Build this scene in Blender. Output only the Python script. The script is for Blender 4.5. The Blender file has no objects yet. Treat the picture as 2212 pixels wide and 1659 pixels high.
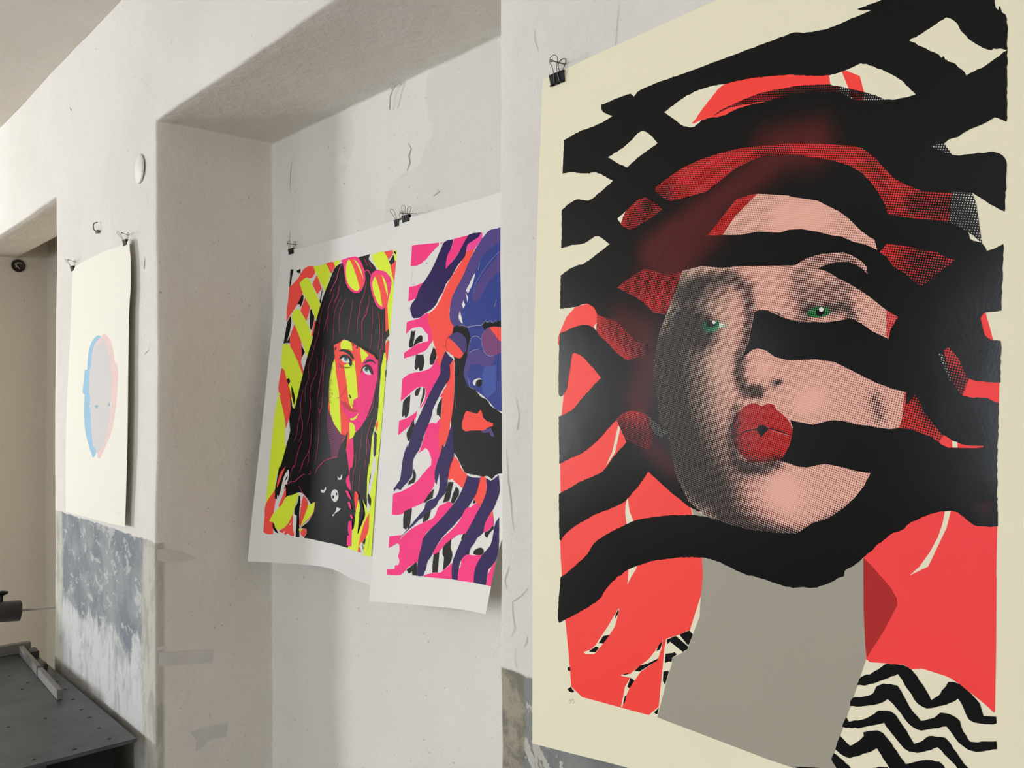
import bpy, bmesh, math, random
from math import sin, cos, pi, radians, sqrt, exp
from mathutils import Vector, Matrix, noise
from mathutils.geometry import delaunay_2d_cdt
C = bpy.context.scene.collection
scene = bpy.context.scene

# ---------------------------------------------------------------- camera
EYE = 1.75
yaw, pitch, roll = radians(47.9), radians(1.1), radians(-0.4)
fw = Vector((-sin(yaw)*cos(pitch), cos(yaw)*cos(pitch), sin(pitch)))
rt = Vector((cos(yaw), sin(yaw), 0)); up = rt.cross(fw)
r2 = rt*cos(roll)+up*sin(roll); u2 = -rt*sin(roll)+up*cos(roll)
cd = bpy.data.cameras.new('camera'); cam = bpy.data.objects.new('camera', cd); C.objects.link(cam)
M = Matrix((r2, u2, -fw)).transposed().to_4x4(); M.translation = Vector((0, 0, EYE)); cam.matrix_world = M
cd.sensor_width = 36; cd.lens = 1850/2212*36; cd.clip_start = .05
scene.camera = cam

# ---------------------------------------------------------------- world, daylight through the windows and an added fill window, exposure
w = bpy.data.worlds.new('world'); scene.world = w; w.use_nodes = True
w.node_tree.nodes['Background'].inputs[0].default_value = (.62, .74, .95, 1)
w.node_tree.nodes['Background'].inputs[1].default_value = 1.0
WIN = [(-2.35, .8), (-5.9, 1.5), (-10.2, 2.0), (.35, 1.5)]        # centre X and width of the windows opposite; the last is added for fill
WY, WZ0, WZ1 = -5.2, .95, 2.65
def win_light(x, wd, power, col):
    l = bpy.data.lights.new('daylight', 'AREA'); l.shape = 'RECTANGLE'; l.size = wd-.1; l.size_y = WZ1-WZ0-.1
    l.energy = power; l.color = col
    o = bpy.data.objects.new('daylight', l); C.objects.link(o)
    o.location = (x, WY-.26, (WZ0+WZ1)/2); o.rotation_euler = (radians(90), 0, 0)
win_light(WIN[0][0], WIN[0][1], 62, (.84, .92, 1))
win_light(WIN[1][0], WIN[1][1], 22, (.87, .94, 1))
win_light(WIN[2][0], WIN[2][1], 790, (.925, .955, 1))
win_light(WIN[3][0], WIN[3][1], 110, (.95, .965, 1))  # unseen window added to fill from the right
vs = scene.view_settings
vs.view_transform = 'Standard'; vs.look = 'None'; vs.gamma = 1; vs.use_curve_mapping = False
vs.exposure = -0.07
scene.cycles.max_bounces = 8; scene.cycles.diffuse_bounces = 6; scene.cycles.use_denoising = True

# ---------------------------------------------------------------- helpers
def lin(c):
    c = c/255
    return c/12.92 if c <= .04045 else ((c+.055)/1.055)**2.4
def rgb(r, g, b): return (lin(r), lin(g), lin(b), 1)
def obj(name, bm, mats, parent=None, smooth=False, loc=None):
    me = bpy.data.meshes.new(name); bm.normal_update(); bm.to_mesh(me); bm.free()
    for m in (mats if isinstance(mats, (list, tuple)) else [mats]): me.materials.append(m)
    if smooth:
        for p in me.polygons: p.use_smooth = True
    o = bpy.data.objects.new(name, me); C.objects.link(o)
    if parent: o.parent = parent
    if loc: o.location = loc
    return o
def tag(o, label, cat, group=None):
    o['label'] = label; o['category'] = cat
    if group: o['group'] = group
    return o
def struct(o): o['kind'] = 'structure'; return o
def empty(name, loc, rot=(0, 0, 0)):
    o = bpy.data.objects.new(name, None); C.objects.link(o); o.location = loc; o.rotation_euler = rot
    o.empty_display_size = .05; return o
def box(bm, x0, x1, y0, y1, z0, z1, mi=0, bev=0):
    vs_ = [bm.verts.new((x, y, z)) for x in (x0, x1) for y in (y0, y1) for z in (z0, z1)]
    fs = [bm.faces.new([vs_[i] for i in f]) for f in ((0,1,3,2),(4,6,7,5),(0,4,5,1),(2,3,7,6),(0,2,6,4),(1,5,7,3))]
    for f in fs: f.material_index = mi
    if bev:
        es = list({e for f in fs for e in f.edges})
        bmesh.ops.bevel(bm, geom=es, offset=bev, segments=2, affect='EDGES', clamp_overlap=True)
def tube(bm, pts, r, n=8, closed=False, mi=0):
    pts = [Vector(p) for p in pts]; rings = []; N = len(pts); prev = None
    rr = r if isinstance(r, (list, tuple)) else [r]*N
    for i, p in enumerate(pts):
        a = pts[(i-1) % N] if (closed or i > 0) else p; b = pts[(i+1) % N] if (closed or i < N-1) else p
        t = (b-a).normalized()
        if prev is None:
            s = t.orthogonal().normalized()
        else:
            s = (prev - t*prev.dot(t)).normalized()
        prev = s; q = t.cross(s)
        rings.append([bm.verts.new(p+(s*cos(2*pi*k/n)+q*sin(2*pi*k/n))*rr[i]) for k in range(n)])
    for i in range(N if closed else N-1):
        A, B = rings[i], rings[(i+1) % N]
        for k in range(n):
            f = bm.faces.new((A[k], A[(k+1) % n], B[(k+1) % n], B[k])); f.material_index = mi; f.smooth = True
    if not closed:
        for ring, s in ((rings[0], -1), (rings[-1], 1)):
            f = bm.faces.new(ring if s > 0 else ring[::-1]); f.material_index = mi
def catmull(pts, closed=True, step=.004, maxturn=55):
    N = len(pts); out = []
    V = [Vector(p) for p in pts]
    def corner(i):
        if not closed and i in (0, N-1): return True
        a = V[i]-V[(i-1) % N]; b = V[(i+1) % N]-V[i]
        if a.length < 1e-7 or b.length < 1e-7: return True
        return abs(math.degrees(a.angle(b))) > maxturn
    cor = [corner(i) for i in range(N)]
    for i in range(N if closed else N-1):
        p1, p2 = V[i], V[(i+1) % N]; L = (p2-p1).length
        t1 = Vector((0, 0)) if cor[i] else (V[(i+1) % N]-V[(i-1) % N])
        t2 = Vector((0, 0)) if cor[(i+1) % N] else (V[(i+2) % N]-V[i])
        if t1.length > 0: t1 = t1.normalized()*L
        else: t1 = (p2-p1)
        if t2.length > 0: t2 = t2.normalized()*L
        else: t2 = (p2-p1)
        n = max(1, min(24, int(L/step)))
        for k in range(n):
            t = k/n; a = 2*t**3-3*t*t+1; b = t**3-2*t*t+t; c = -2*t**3+3*t*t; d = t**3-t*t
            out.append(p1*a+t1*b+p2*c+t2*d)
    if not closed: out.append(V[-1])
    return out

# ---------------------------------------------------------------- node materials
def newmat(name):
    m = bpy.data.materials.new(name); m.use_nodes = True; nt = m.node_tree
    return m, nt, nt.nodes['Principled BSDF']
class NB:
    """tiny node builder"""
    def __init__(s, nt): s.nt = nt; s.g = nt.nodes.new('ShaderNodeNewGeometry'); s.sx = nt.nodes.new('ShaderNodeSeparateXYZ'); nt.links.new(s.g.outputs['Position'], s.sx.inputs[0])
    def put(s, sock, v):
        if isinstance(v, (int, float)): sock.default_value = v
        elif isinstance(v, tuple): sock.default_value = v
        else: s.nt.links.new(v, sock)
    def math(s, op, a, b=0.0, c=0.0, clamp=False):
        n = s.nt.nodes.new('ShaderNodeMath'); n.operation = op; n.use_clamp = clamp
        s.put(n.inputs[0], a); s.put(n.inputs[1], b); s.put(n.inputs[2], c); return n.outputs[0]
    def step(s, v, a, b):                       # smooth 0..1 as v runs from a to b
        n = s.nt.nodes.new('ShaderNodeMapRange'); n.interpolation_type = 'SMOOTHSTEP'
        s.put(n.inputs[0], v); n.inputs[1].default_value = min(a, b); n.inputs[2].default_value = max(a, b)
        n.inputs[3].default_value = 0 if a < b else 1; n.inputs[4].default_value = 1 if a < b else 0; return n.outputs[0]
    def noise(s, scale, detail=4, rough=.55, stretch=(1, 1, 1), off=(0, 0, 0), dist=0):
        mp = s.nt.nodes.new('ShaderNodeMapping'); mp.inputs['Scale'].default_value = stretch; mp.inputs['Location'].default_value = off
        s.nt.links.new(s.g.outputs['Position'], mp.inputs[0])
        n = s.nt.nodes.new('ShaderNodeTexNoise'); n.inputs['Scale'].default_value = scale; n.inputs['Detail'].default_value = detail
        n.inputs['Roughness'].default_value = rough; n.inputs['Distortion'].default_value = dist
        s.nt.links.new(mp.outputs[0], n.inputs['Vector']); return n.outputs[0]
    def mix(s, f, a, b):
        n = s.nt.nodes.new('ShaderNodeMix'); n.data_type = 'RGBA'
        s.put(n.inputs[0], f); s.put(n.inputs[6], a); s.put(n.inputs[7], b); return n.outputs[2]
    def bump(s, h, strength, dist, prev=None):
        n = s.nt.nodes.new('ShaderNodeBump'); n.inputs['Strength'].default_value = strength; n.inputs['Distance'].default_value = dist  # black block added to paint the shaded gap behind the cabinet
        s.nt.links.new(h, n.inputs['Height'])
        if prev: s.nt.links.new(prev, n.inputs['Normal'])
        return n.outputs[0]
    def mul(s, *a):
        r = a[0]
        for x in a[1:]: r = s.math('MULTIPLY', r, x)
        return r
    def inv(s, a): return s.math('SUBTRACT', 1.0, a)
def plaster(name, c1, c2, bump=.35):
    m, nt, b = newmat(name); k = NB(nt)
    f = k.step(k.noise(1.7, 5, .6), .35, .65)
    nt.links.new(k.mix(f, c1, c2), b.inputs['Base Color'])
    n1 = k.bump(k.noise(9, 5, .6), bump, .012); n2 = k.bump(k.noise(120, 3, .5), bump*.5, .002, n1)
    nt.links.new(n2, b.inputs['Normal']); b.inputs['Roughness'].default_value = .85
    b.inputs['Specular IOR Level'].default_value = .25
    return m
W1c, W2c = rgb(219, 215, 207), rgb(225, 222, 216)
def wall_material():
    m, nt, b = newmat('old_plaster_and_worn_dado_paint'); k = NB(nt)
    X, Y, Z = k.sx.outputs
    base = k.mix(k.step(k.noise(1.3, 5, .6), .35, .65), W1c, W2c)
    # patches of older plaster high in the deep recess
    pt = k.mul(k.step(k.noise(3.1, 3, .4, off=(3, 0, 1)), .52, .535), k.step(Y, 1.36, 1.39), k.step(Z, 2.2, 2.28), k.step(X, -2.5, -2.3))
    base = k.mix(k.mul(pt, .3), base, rgb(205, 200, 188))
    base = k.mix(k.mul(k.step(X, -3.97, -3.99), k.step(Y, 1.02, 1.04)), base, rgb(205, 197, 183))   # left recess toned down: its dimness put into the plaster colour
    # specks and pin holes
    sp = k.mul(k.step(k.noise(70, 2, .5), .735, .75), .45)
    base = k.mix(sp, base, rgb(120, 114, 104))
    # dado zone, front face of the piers only
    zn = k.math('ADD', Z, k.math('MULTIPLY', k.math('SUBTRACT', k.noise(14, 4), .5), .022))
    pierR = k.step(X, -2, -1.9)
    dado = k.mul(k.step(zn, 1.303, 1.297), k.step(Y, 1.035, 1.02))
    dadoR = k.step(zn, 1.285, 1.279)
    dado = k.math('MULTIPLY', dado, k.math('ADD', k.inv(pierR), k.mul(pierR, dadoR), clamp=True))
    grey = k.mix(k.step(k.noise(5, 4, .6), .4, .62), rgb(120, 127, 133), rgb(148, 153, 154))
    chips = k.step(k.noise(24, 5, .68, stretch=(.55, 1, .8), dist=.5), .58, .61)
    chips2 = k.step(k.noise(7, 6, .75, stretch=(.7, 1, .8), off=(5, 2, 0), dist=.4), .575, .60)
    ch = k.math('MAXIMUM', chips, chips2)
    grey = k.mix(k.mul(ch, .55), grey, rgb(206, 206, 200))
    dk = k.step(k.noise(26, 5, .7, off=(9, 9, 9)), .63, .67)
    grey = k.mix(k.mul(dk, .5), grey, rgb(104, 110, 118))
    # white undercoat low down
    zn2 = k.math('ADD', Z, k.math('MULTIPLY', k.math('SUBTRACT', k.noise(8, 6, .7, stretch=(.8, 1, .5), dist=.4), .5), .42))
    low = k.step(zn2, .95, .90)
    wht = k.mix(k.step(k.noise(13, 6, .7, stretch=(.9, 1, .4), dist=.5), .45, .68), rgb(200, 201, 199), rgb(150, 154, 156))
    wht = k.mix(k.step(Z, .80, .62), wht, k.mix(.5, wht, rgb(178, 178, 174)))  # low by the table: dirt and contact shade mixed into the colour
    left = k.mix(k.mul(low, k.inv(pierR)), grey, wht)
    # bare edges of the left pier
    xn = k.math('ADD', X, k.math('MULTIPLY', k.math('SUBTRACT', k.noise(9, 5, .6, stretch=(1, 1, .5)), .5), .05))
    edge = k.math('MAXIMUM', k.step(xn, -3.87, -3.90), k.step(xn, -2.96, -2.93))
    edgec = k.mix(k.step(k.noise(15, 5, .7, stretch=(1, 1, .4)), .45, .6), rgb(190, 187, 176), rgb(165, 163, 152))
    left = k.mix(k.mul(edge, k.inv(pierR)), left, edgec)
    # right pier: darker grey, tan edge
    g2 = k.mix(k.step(k.noise(7, 5, .6), .4, .6), rgb(112, 116, 116), rgb(134, 137, 134))
    c3 = k.step(k.noise(10, 6, .7, stretch=(1, 1, .6), dist=.7, off=(1.7, 0, .4)), .55, .575)
    c4 = k.step(k.noise(55, 3, .6), .64, .66)
    g2 = k.mix(k.mul(k.math('MAXIMUM', c3, c4), .8), g2, rgb(196, 193, 184))
    tan = k.mix(k.step(k.noise(20, 5, .7), .42, .6), rgb(158, 151, 133), rgb(120, 116, 104))
    right = k.mix(k.step(xn, -1.075, -1.085), g2, tan)
    dcol = k.mix(pierR, left, right)
    col = k.mix(dado, base, dcol)
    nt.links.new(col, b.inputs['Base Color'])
    n0 = k.bump(dado, -.5, .003)
    n1 = k.bump(k.noise(7, 6, .62), .5, .018, n0); n2 = k.bump(k.noise(45, 4, .6, stretch=(1, 1, .45)), .4, .003, n1)
    n3 = k.bump(ch, .25, .002, n2)
    nt.links.new(n3, b.inputs['Normal']); b.inputs['Roughness'].default_value = .82
    b.inputs['Specular IOR Level'].default_value = .3
    return m
def simple(name, col, rough=.6, metal=0, bump=0, bs=40, var=None):
    m, nt, b = newmat(name); k = NB(nt)
    if var: nt.links.new(k.mix(k.step(k.noise(bs/4, 5, .6), .35, .65), col, var), b.inputs['Base Color'])
    else:
        nt.links.new(k.mix(k.mul(k.noise(bs, 3), .12), col, (0, 0, 0, 1)), b.inputs['Base Color'])
    b.inputs['Roughness'].default_value = rough; b.inputs['Metallic'].default_value = metal
    if bump: nt.links.new(k.bump(k.noise(bs, 4, .6), bump, .003), b.inputs['Normal'])
    return m
MW = wall_material()
MP = plaster('ceiling_plaster', rgb(220, 213, 202), rgb(226, 219, 209))
MCR = simple('plaster_crack', rgb(188, 183, 174), .9)
MST = simple('brushed_grey_emulsion', rgb(206, 204, 200), .85, var=rgb(212, 210, 206))
MBK = simple('black_enamel', rgb(9, 9, 10), .6)
MBK.node_tree.nodes['Principled BSDF'].inputs['Specular IOR Level'].default_value = .2
MWI = simple('steel_wire', rgb(104, 100, 94), .4, 1)
MNA = simple('dull_nail_steel', rgb(120, 116, 110), .45, .9)

# ---------------------------------------------------------------- room shell
def wob(p):                                     # hand-trowelled unevenness
    a = noise.noise_vector(Vector(p)*1.1)*.008 + noise.noise_vector(Vector(p)*4.3)*.0025 + noise.noise_vector(Vector(p)*17)*.0009
    return Vector(p)+a
def lines(a, b, st, extra):
    n = max(1, round((b-a)/st)); s = {round(a+(b-a)*i/n, 4) for i in range(n+1)}
    s = {v for v in s if all(abs(v-e) > st*.3 for e in extra)} | {e for e in extra if a <= e <= b}
    return sorted(s)
XL, XR = -11.6, 2.4; ZT = 3.185
x0, x1, x2, x3 = -5.8, -3.995, -2.82, -1.142; zr1, zr2 = 2.632, 2.666
GX = lines(XL, XR, .05, [XL, x0, x1, x2, x3, XR]); GZ = lines(0, ZT, .05, [0, zr1, zr2, ZT]); GY = lines(1.0, 1.41, .05, [1.0, 1.24, 1.41])
bm = bmesh.new(); cache = {}
def vtx(p):
    q = tuple(round(c, 4) for c in p)
    if q not in cache: cache[q] = bm.verts.new(wob(q))
    return cache[q]
def rng(g, a, b): return [v for v in g if a-1e-6 <= v <= b+1e-6]
def panel(axis, c, A, B, flip=False):
    for i in range(len(A)-1):
        for j in range(len(B)-1):
            q = [(A[i], B[j]), (A[i+1], B[j]), (A[i+1], B[j+1]), (A[i], B[j+1])]
            if axis == 'Y': P = [(a, c, b) for a, b in q]
            elif axis == 'X': P = [(c, a, b) for a, b in q]
            else: P = [(a, b, c) for a, b in q]
            if flip: P = P[::-1]
            f = bm.faces.new([vtx(p) for p in P]); f.smooth = True
G = lambda g, a, b: rng(g, a, b)
panel('Y', 1.0, G(GX, x3, XR), G(GZ, 0, ZT)); panel('Y', 1.0, G(GX, x2, x3), G(GZ, zr2, ZT))
panel('Y', 1.0, G(GX, x1, x2), G(GZ, 0, ZT)); panel('Y', 1.0, G(GX, x0, x1), G(GZ, zr1, ZT)); panel('Y', 1.0, G(GX, XL, x0), G(GZ, 0, ZT))
panel('Y', 1.41, G(GX, x2, x3), G(GZ, 0, zr2)); panel('Y', 1.41, G(GX, x0, x1), G(GZ, 0, ZT))
panel('X', x2, G(GY, 1, 1.41), G(GZ, 0, zr2)); panel('X', x3, G(GY, 1, 1.41), G(GZ, 0, zr2), True)
panel('X', x0, G(GY, 1, 1.24), G(GZ, 0, zr1)); panel('X', x0, G(GY, 1.24, 1.41), G(GZ, 0, ZT)); panel('X', x1, G(GY, 1, 1.24), G(GZ, 0, zr1), True); panel('X', x1, G(GY, 1.24, 1.41), G(GZ, 0, ZT), True)
panel('Z', zr2, G(GX, x2, x3), G(GY, 1, 1.41), True); panel('Z', zr1, G(GX, x0, x1), G(GY, 1, 1.24), True)
panel('Y', 1.24, G(GX, x0, x1), G(GZ, zr1, ZT), True)
bmesh.ops.recalc_face_normals(bm, faces=bm.faces)
# round the arrises
es = [e for e in bm.edges if len(e.link_faces) == 2 and e.link_faces[0].normal.angle(e.link_faces[1].normal) > radians(60)]
bmesh.ops.bevel(bm, geom=es, offset=.008, segments=3, profile=.5, affect='EDGES', clamp_overlap=True)
for f in bm.faces: f.smooth = True
# painted-on brush strokes and fine cracks belong to the wall mesh
def decal_poly(pts, fix, mi, off=.0012):
    """pts: polygon in the wall plane; fix(a,b) -> point, outward normal"""
    co = [Vector(p) for p in catmull(pts, True, .02)]
    r = delaunay_2d_cdt(co, [], [list(range(len(co)))], 1, 1e-6)
    vs_ = []
    for a in r[0]:
        p, n = fix(a[0], a[1]); vs_.append(bm.verts.new(wob(p)+n*off))
    for t in r[2]:
        f = bm.faces.new([vs_[i] for i in t]); f.material_index = mi; f.smooth = True
        if f.normal.dot(n) < 0: f.normal_flip()
onYw = lambda Y: (lambda a, b: (Vector((a, Y, b)), Vector((0, -1, 0))))
onXw = lambda X: (lambda a, b: (Vector((X, a, b)), Vector((1, 0, 0))))
def crack(pts, fix, wd=.0012, mi=1):
    P = catmull([(p[0], p[1]) for p in pts], False, .02); L = []; R_ = []; random.seed(len(pts)*7+int(abs(pts[0][0])*100))
    for i, p in enumerate(P):
        a = P[max(i-1, 0)]; b = P[min(i+1, len(P)-1)]; t = (b-a).normalized(); n = Vector((-t.y, t.x))
        j = Vector((random.uniform(-1, 1), random.uniform(-1, 1)))*.0018
        h = wd*(.15+.85*sin(pi*(i+.3)/len(P)))*random.uniform(.6, 1.3); L.append(p+j+n*h); R_.append(p+j-n*h)
    for i in range(len(P)-1):
        q = []
        for s in (L[i], L[i+1], R_[i+1], R_[i]):
            p, n = fix(s[0], s[1]); q.append(bm.verts.new(wob(p)+n*.0014))
        f = bm.faces.new(q); f.material_index = mi
        if f.normal.dot(n) < 0: f.normal_flip()
decal_poly([(1.011, 0.9482), (1.0946, 0.9375), (1.1911, 0.9244), (1.1927, 0.9024), (1.1863, 0.8806), (1.0946, 0.8937), (1.0067, 0.9033)], onXw(-2.82), 2)
decal_poly([(1.0022, 0.9677), (1.0345, 0.9658), (1.0331, 0.9542), (1.0022, 0.9559)], onXw(-2.82), 2)
decal_poly([(1.1145, 0.6654), (1.1563, 0.6681), (1.2393, 0.6637), (1.236, 0.6365), (1.2328, 0.6203), (1.172, 0.6242), (1.1439, 0.5998), (1.1315, 0.6002), (1.1376, 0.6319)], onXw(-2.82), 2)
decal_poly([(1.0048, 1.2843), (1.0492, 1.2774), (1.0868, 1.2638), (1.1329, 1.2352), (1.0868, 1.2335), (1.0269, 1.2383), (1.0049, 1.2471)], onXw(-2.82), 2)
crack([(-1.9914, 2.4829), (-1.978, 2.464), (-1.9895, 2.4454), (-1.9828, 2.4255), (-1.9966, 2.4072)], onYw(1.41), 0.0022)
crack([(-2.6694, 2.5819), (-2.6862, 2.5453), (-2.6932, 2.4664)], onYw(1.41), 0.0012)
crack([(-2.697, 2.3435), (-2.7005, 2.3151), (-2.7039, 2.2916)], onYw(1.41), 0.0012)
crack([(-1.8579, 2.3318), (-1.8477, 2.321), (-1.8727, 2.3155)], onYw(1.41), 0.0016)
crack([(-1.0486, 2.3851), (-1.0454, 2.3642), (-1.0365, 2.3416)], onYw(1), 0.0007)
crack([(-0.8564, 2.3575), (-0.8605, 2.323), (-0.8647, 2.2898)], onYw(1), 0.0007)
crack([(-1.0986, 1.754), (-1.0906, 1.722), (-1.0944, 1.6979)], onYw(1), 0.001)
crack([(-1.0669, 1.4296), (-1.0821, 1.413), (-1.1059, 1.4011), (-1.1037, 1.3776), (-1.0992, 1.3545), (-1.1089, 1.3407)], onYw(1), 0.0007)
crack([(-1.0655, 1.3493), (-1.0679, 1.341), (-1.0738, 1.3296)], onYw(1), 0.0007)
crack([(-1.0972, 1.3232), (-1.0998, 1.2988), (-1.0928, 1.2909)], onYw(1), 0.0007)
crack([(-1.1249, 1.6648), (-1.1182, 1.6085), (-1.1127, 1.5525), (-1.107, 1.521)], onYw(1), 0.0009)
crack([(-1.1173, 1.4595), (-1.1297, 1.4335), (-1.1238, 1.4183)], onYw(1), 0.0009)
crack([(-2.8793, 1.9558), (-2.9006, 1.9264), (-2.9442, 1.9131)], onYw(1), 0.001)
crack([(-2.9024, 2.4407), (-2.8936, 2.4006)], onYw(1), 0.0007)
crack([(-3.7922, 2.9642), (-3.7592, 2.9386)], onYw(1), 0.003)
crack([(-2.9278, 2.2363), (-2.9364, 2.1956)], onYw(1), 0.003)

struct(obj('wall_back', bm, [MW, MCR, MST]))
bm = bmesh.new()
def gridp(bm, P, n, m):
    a, b, c, d = (Vector(p) for p in P); g = [[bm.verts.new(wob(a.lerp(b, i/n).lerp(d.lerp(c, i/n), j/m))) for j in range(m+1)] for i in range(n+1)]
    for i in range(n):
        for j in range(m):
            f = bm.faces.new((g[i][j], g[i+1][j], g[i+1][j+1], g[i][j+1])); f.smooth = True
gridp(bm, ((XL-.1, WY-.3, ZT), (XR+.1, WY-.3, ZT), (XR+.1, 1.6, ZT), (XL-.1, 1.6, ZT)), 90, 40)
bmesh.ops.recalc_face_normals(bm, faces=bm.faces)
if bm.faces[0].normal.z > 0: bmesh.ops.reverse_faces(bm, faces=bm.faces)
struct(obj('ceiling', bm, MP))
MFL = simple('worn_concrete_floor', rgb(132, 127, 119), .7, bump=.2, bs=12, var=rgb(114, 110, 103))
bm = bmesh.new(); box(bm, XL-.2, XR+.2, WY-.4, 1.7, -.1, 0); struct(obj('floor', bm, MFL))
bm = bmesh.new(); box(bm, XL-.2, XL, WY-.3, 1.0, 0, ZT); struct(obj('wall_left', bm, MP))
bm = bmesh.new(); box(bm, XR, XR+.2, WY-.3, 1.0, 0, ZT); struct(obj('wall_right', bm, MP))
bm = bmesh.new(); e = sorted([XL]+[x+s*wd/2 for x, wd in WIN for s in (-1, 1)]+[XR])
box(bm, XL, XR, WY-.2, WY, 0, WZ0); box(bm, XL, XR, WY-.2, WY, WZ1, ZT)
for i in range(0, len(e), 2): box(bm, e[i], e[i+1], WY-.2, WY, WZ0, WZ1)
MQ = plaster('aged_plaster', rgb(176, 168, 155), rgb(186, 178, 166))
struct(obj('wall_front', bm, MQ))
MFR = simple('white_window_paint', rgb(225, 225, 222), .5)
for i, (x, wd) in enumerate(WIN):
    bm = bmesh.new(); a, b_ = x-wd/2, x+wd/2
    box(bm, a, a+.05, WY-.14, WY-.09, WZ0, WZ1); box(bm, b_-.05, b_, WY-.14, WY-.09, WZ0, WZ1)
    box(bm, a, b_, WY-.14, WY-.09, WZ0, WZ0+.05); box(bm, a, b_, WY-.14, WY-.09, WZ1-.05, WZ1); box(bm, x-.02, x+.02, WY-.135, WY-.095, WZ0, WZ1)
    struct(obj('window_%d' % (i+1), bm, MFR))  # the last frame belongs to the added fill window

# ---------------------------------------------------------------- screen prints
INK = dict(paper=(238,232,204), cream=(238,236,222), paperW=(229,227,222), paperW2=(229,227,222), coral=(255,68,60), coralN=(255,86,76), coralB=(252,66,66), coralD=(180,50,50), ink=(15,16,17),
    neck=(163,158,143), red=(214,52,50), redD=(200,46,48), lipred=(206,44,42), skin=(238,178,160), skinR=(238,74,72), screen=(224,222,212), green=(58,150,88),
    eyewhite=(214,224,210), pencil=(118,114,104), scratch=(34,34,36), yellow=(226,246,62), pink=(252,62,134), pinkV=(246,76,156), navy=(42,26,86), violet=(84,70,134),
    blue=(52,66,140), bluel=(70,88,164), plum=(150,50,110), plumL=(126,72,120), lipdk=(196,40,52), teal=(74,136,146), greyk=(64,62,64), sky=(150,194,220), blush=(230,202,196), mist=(208,204,202), skyd=(150,176,190))
TB = dict(skin=.23, skinR=.34, red=.40, redD=.66, screen=.62, lipred=.34, green=.38, eyewhite=.3, plum=.5, violet=.35)
def print_material(name, pitch, ang, dark=(20, 18, 18), gdark=.18, spec=.24):
    m, nt, b = newmat(name); N = nt.nodes.new; L = nt.links.new; k = NB(nt)
    at = N('ShaderNodeAttribute'); at.attribute_name = 'ink'; tn = N('ShaderNodeAttribute'); tn.attribute_name = 'tone'
    gl = N('ShaderNodeAttribute'); gl.attribute_name = 'gloss'
    uv = N('ShaderNodeUVMap'); uv.uv_map = 'sheet'; sp = N('ShaderNodeSeparateXYZ'); L(uv.outputs[0], sp.inputs[0])
    c, s_ = cos(ang), sin(ang); w_ = 2*pi/pitch
    a = k.math('ADD', k.math('MULTIPLY', sp.outputs[0], c*w_), k.math('MULTIPLY', sp.outputs[1], s_*w_))
    d = k.math('ADD', k.math('MULTIPLY', sp.outputs[0], -s_*w_), k.math('MULTIPLY', sp.outputs[1], c*w_))
    g = k.math('ADD', k.math('MULTIPLY', k.math('ADD', k.math('COSINE', a), k.math('COSINE', d)), .25), .5)
    v = k.math('ADD', g, tn.outputs['Fac'])
    dot = k.step(v, .965, 1.035)
    L(k.mix(dot, at.outputs['Color'], rgb(*dark)), b.inputs['Base Color'])
    ro = k.math('ADD', .62, k.math('MULTIPLY', gl.outputs['Fac'], gdark-.62)); L(ro, b.inputs['Roughness'])
    b.inputs['Specular IOR Level'].default_value = spec
    L(k.bump(k.noise(260, 2, .5), .03, .001, k.bump(k.noise(5, 3, .5), .10, .01)), b.inputs['Normal'])
    return m
def field(strokes, u, v, comb='sum'):
    t = 0
    for pts, r, a in strokes:
        if not (pts[-1][2] - 3*r < u < pts[-1][3] + 3*r and pts[-1][4] - 3*r < v < pts[-1][5] + 3*r): continue
        d = 1e9
        for i in range(len(pts)-2):
            ax, ay = pts[i]; bx, by = pts[i+1]; dx, dy = bx-ax, by-ay; L2 = dx*dx+dy*dy
            q = 0 if L2 == 0 else max(0, min(1, ((u-ax)*dx+(v-ay)*dy)/L2))
            d = min(d, (u-ax-q*dx)**2+(v-ay-q*dy)**2)
        t += a*exp(-d/(r*r))
    return t
def prep(txt):
    out = []
    for l in txt.strip().splitlines():
        p, r, a = l.split(';'); n = [float(x)/10000 for x in p.split()]; P = [(n[i], n[i+1]) for i in range(0, len(n), 2)]
        if len(P) == 1: P = P*2
        xs = [q[0] for q in P]; ys = [q[1] for q in P]; P.append((0, 0, min(xs), max(xs), min(ys), max(ys)))
        out.append((P, float(r)/10000, float(a)))
    return out
SH = {}
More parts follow.
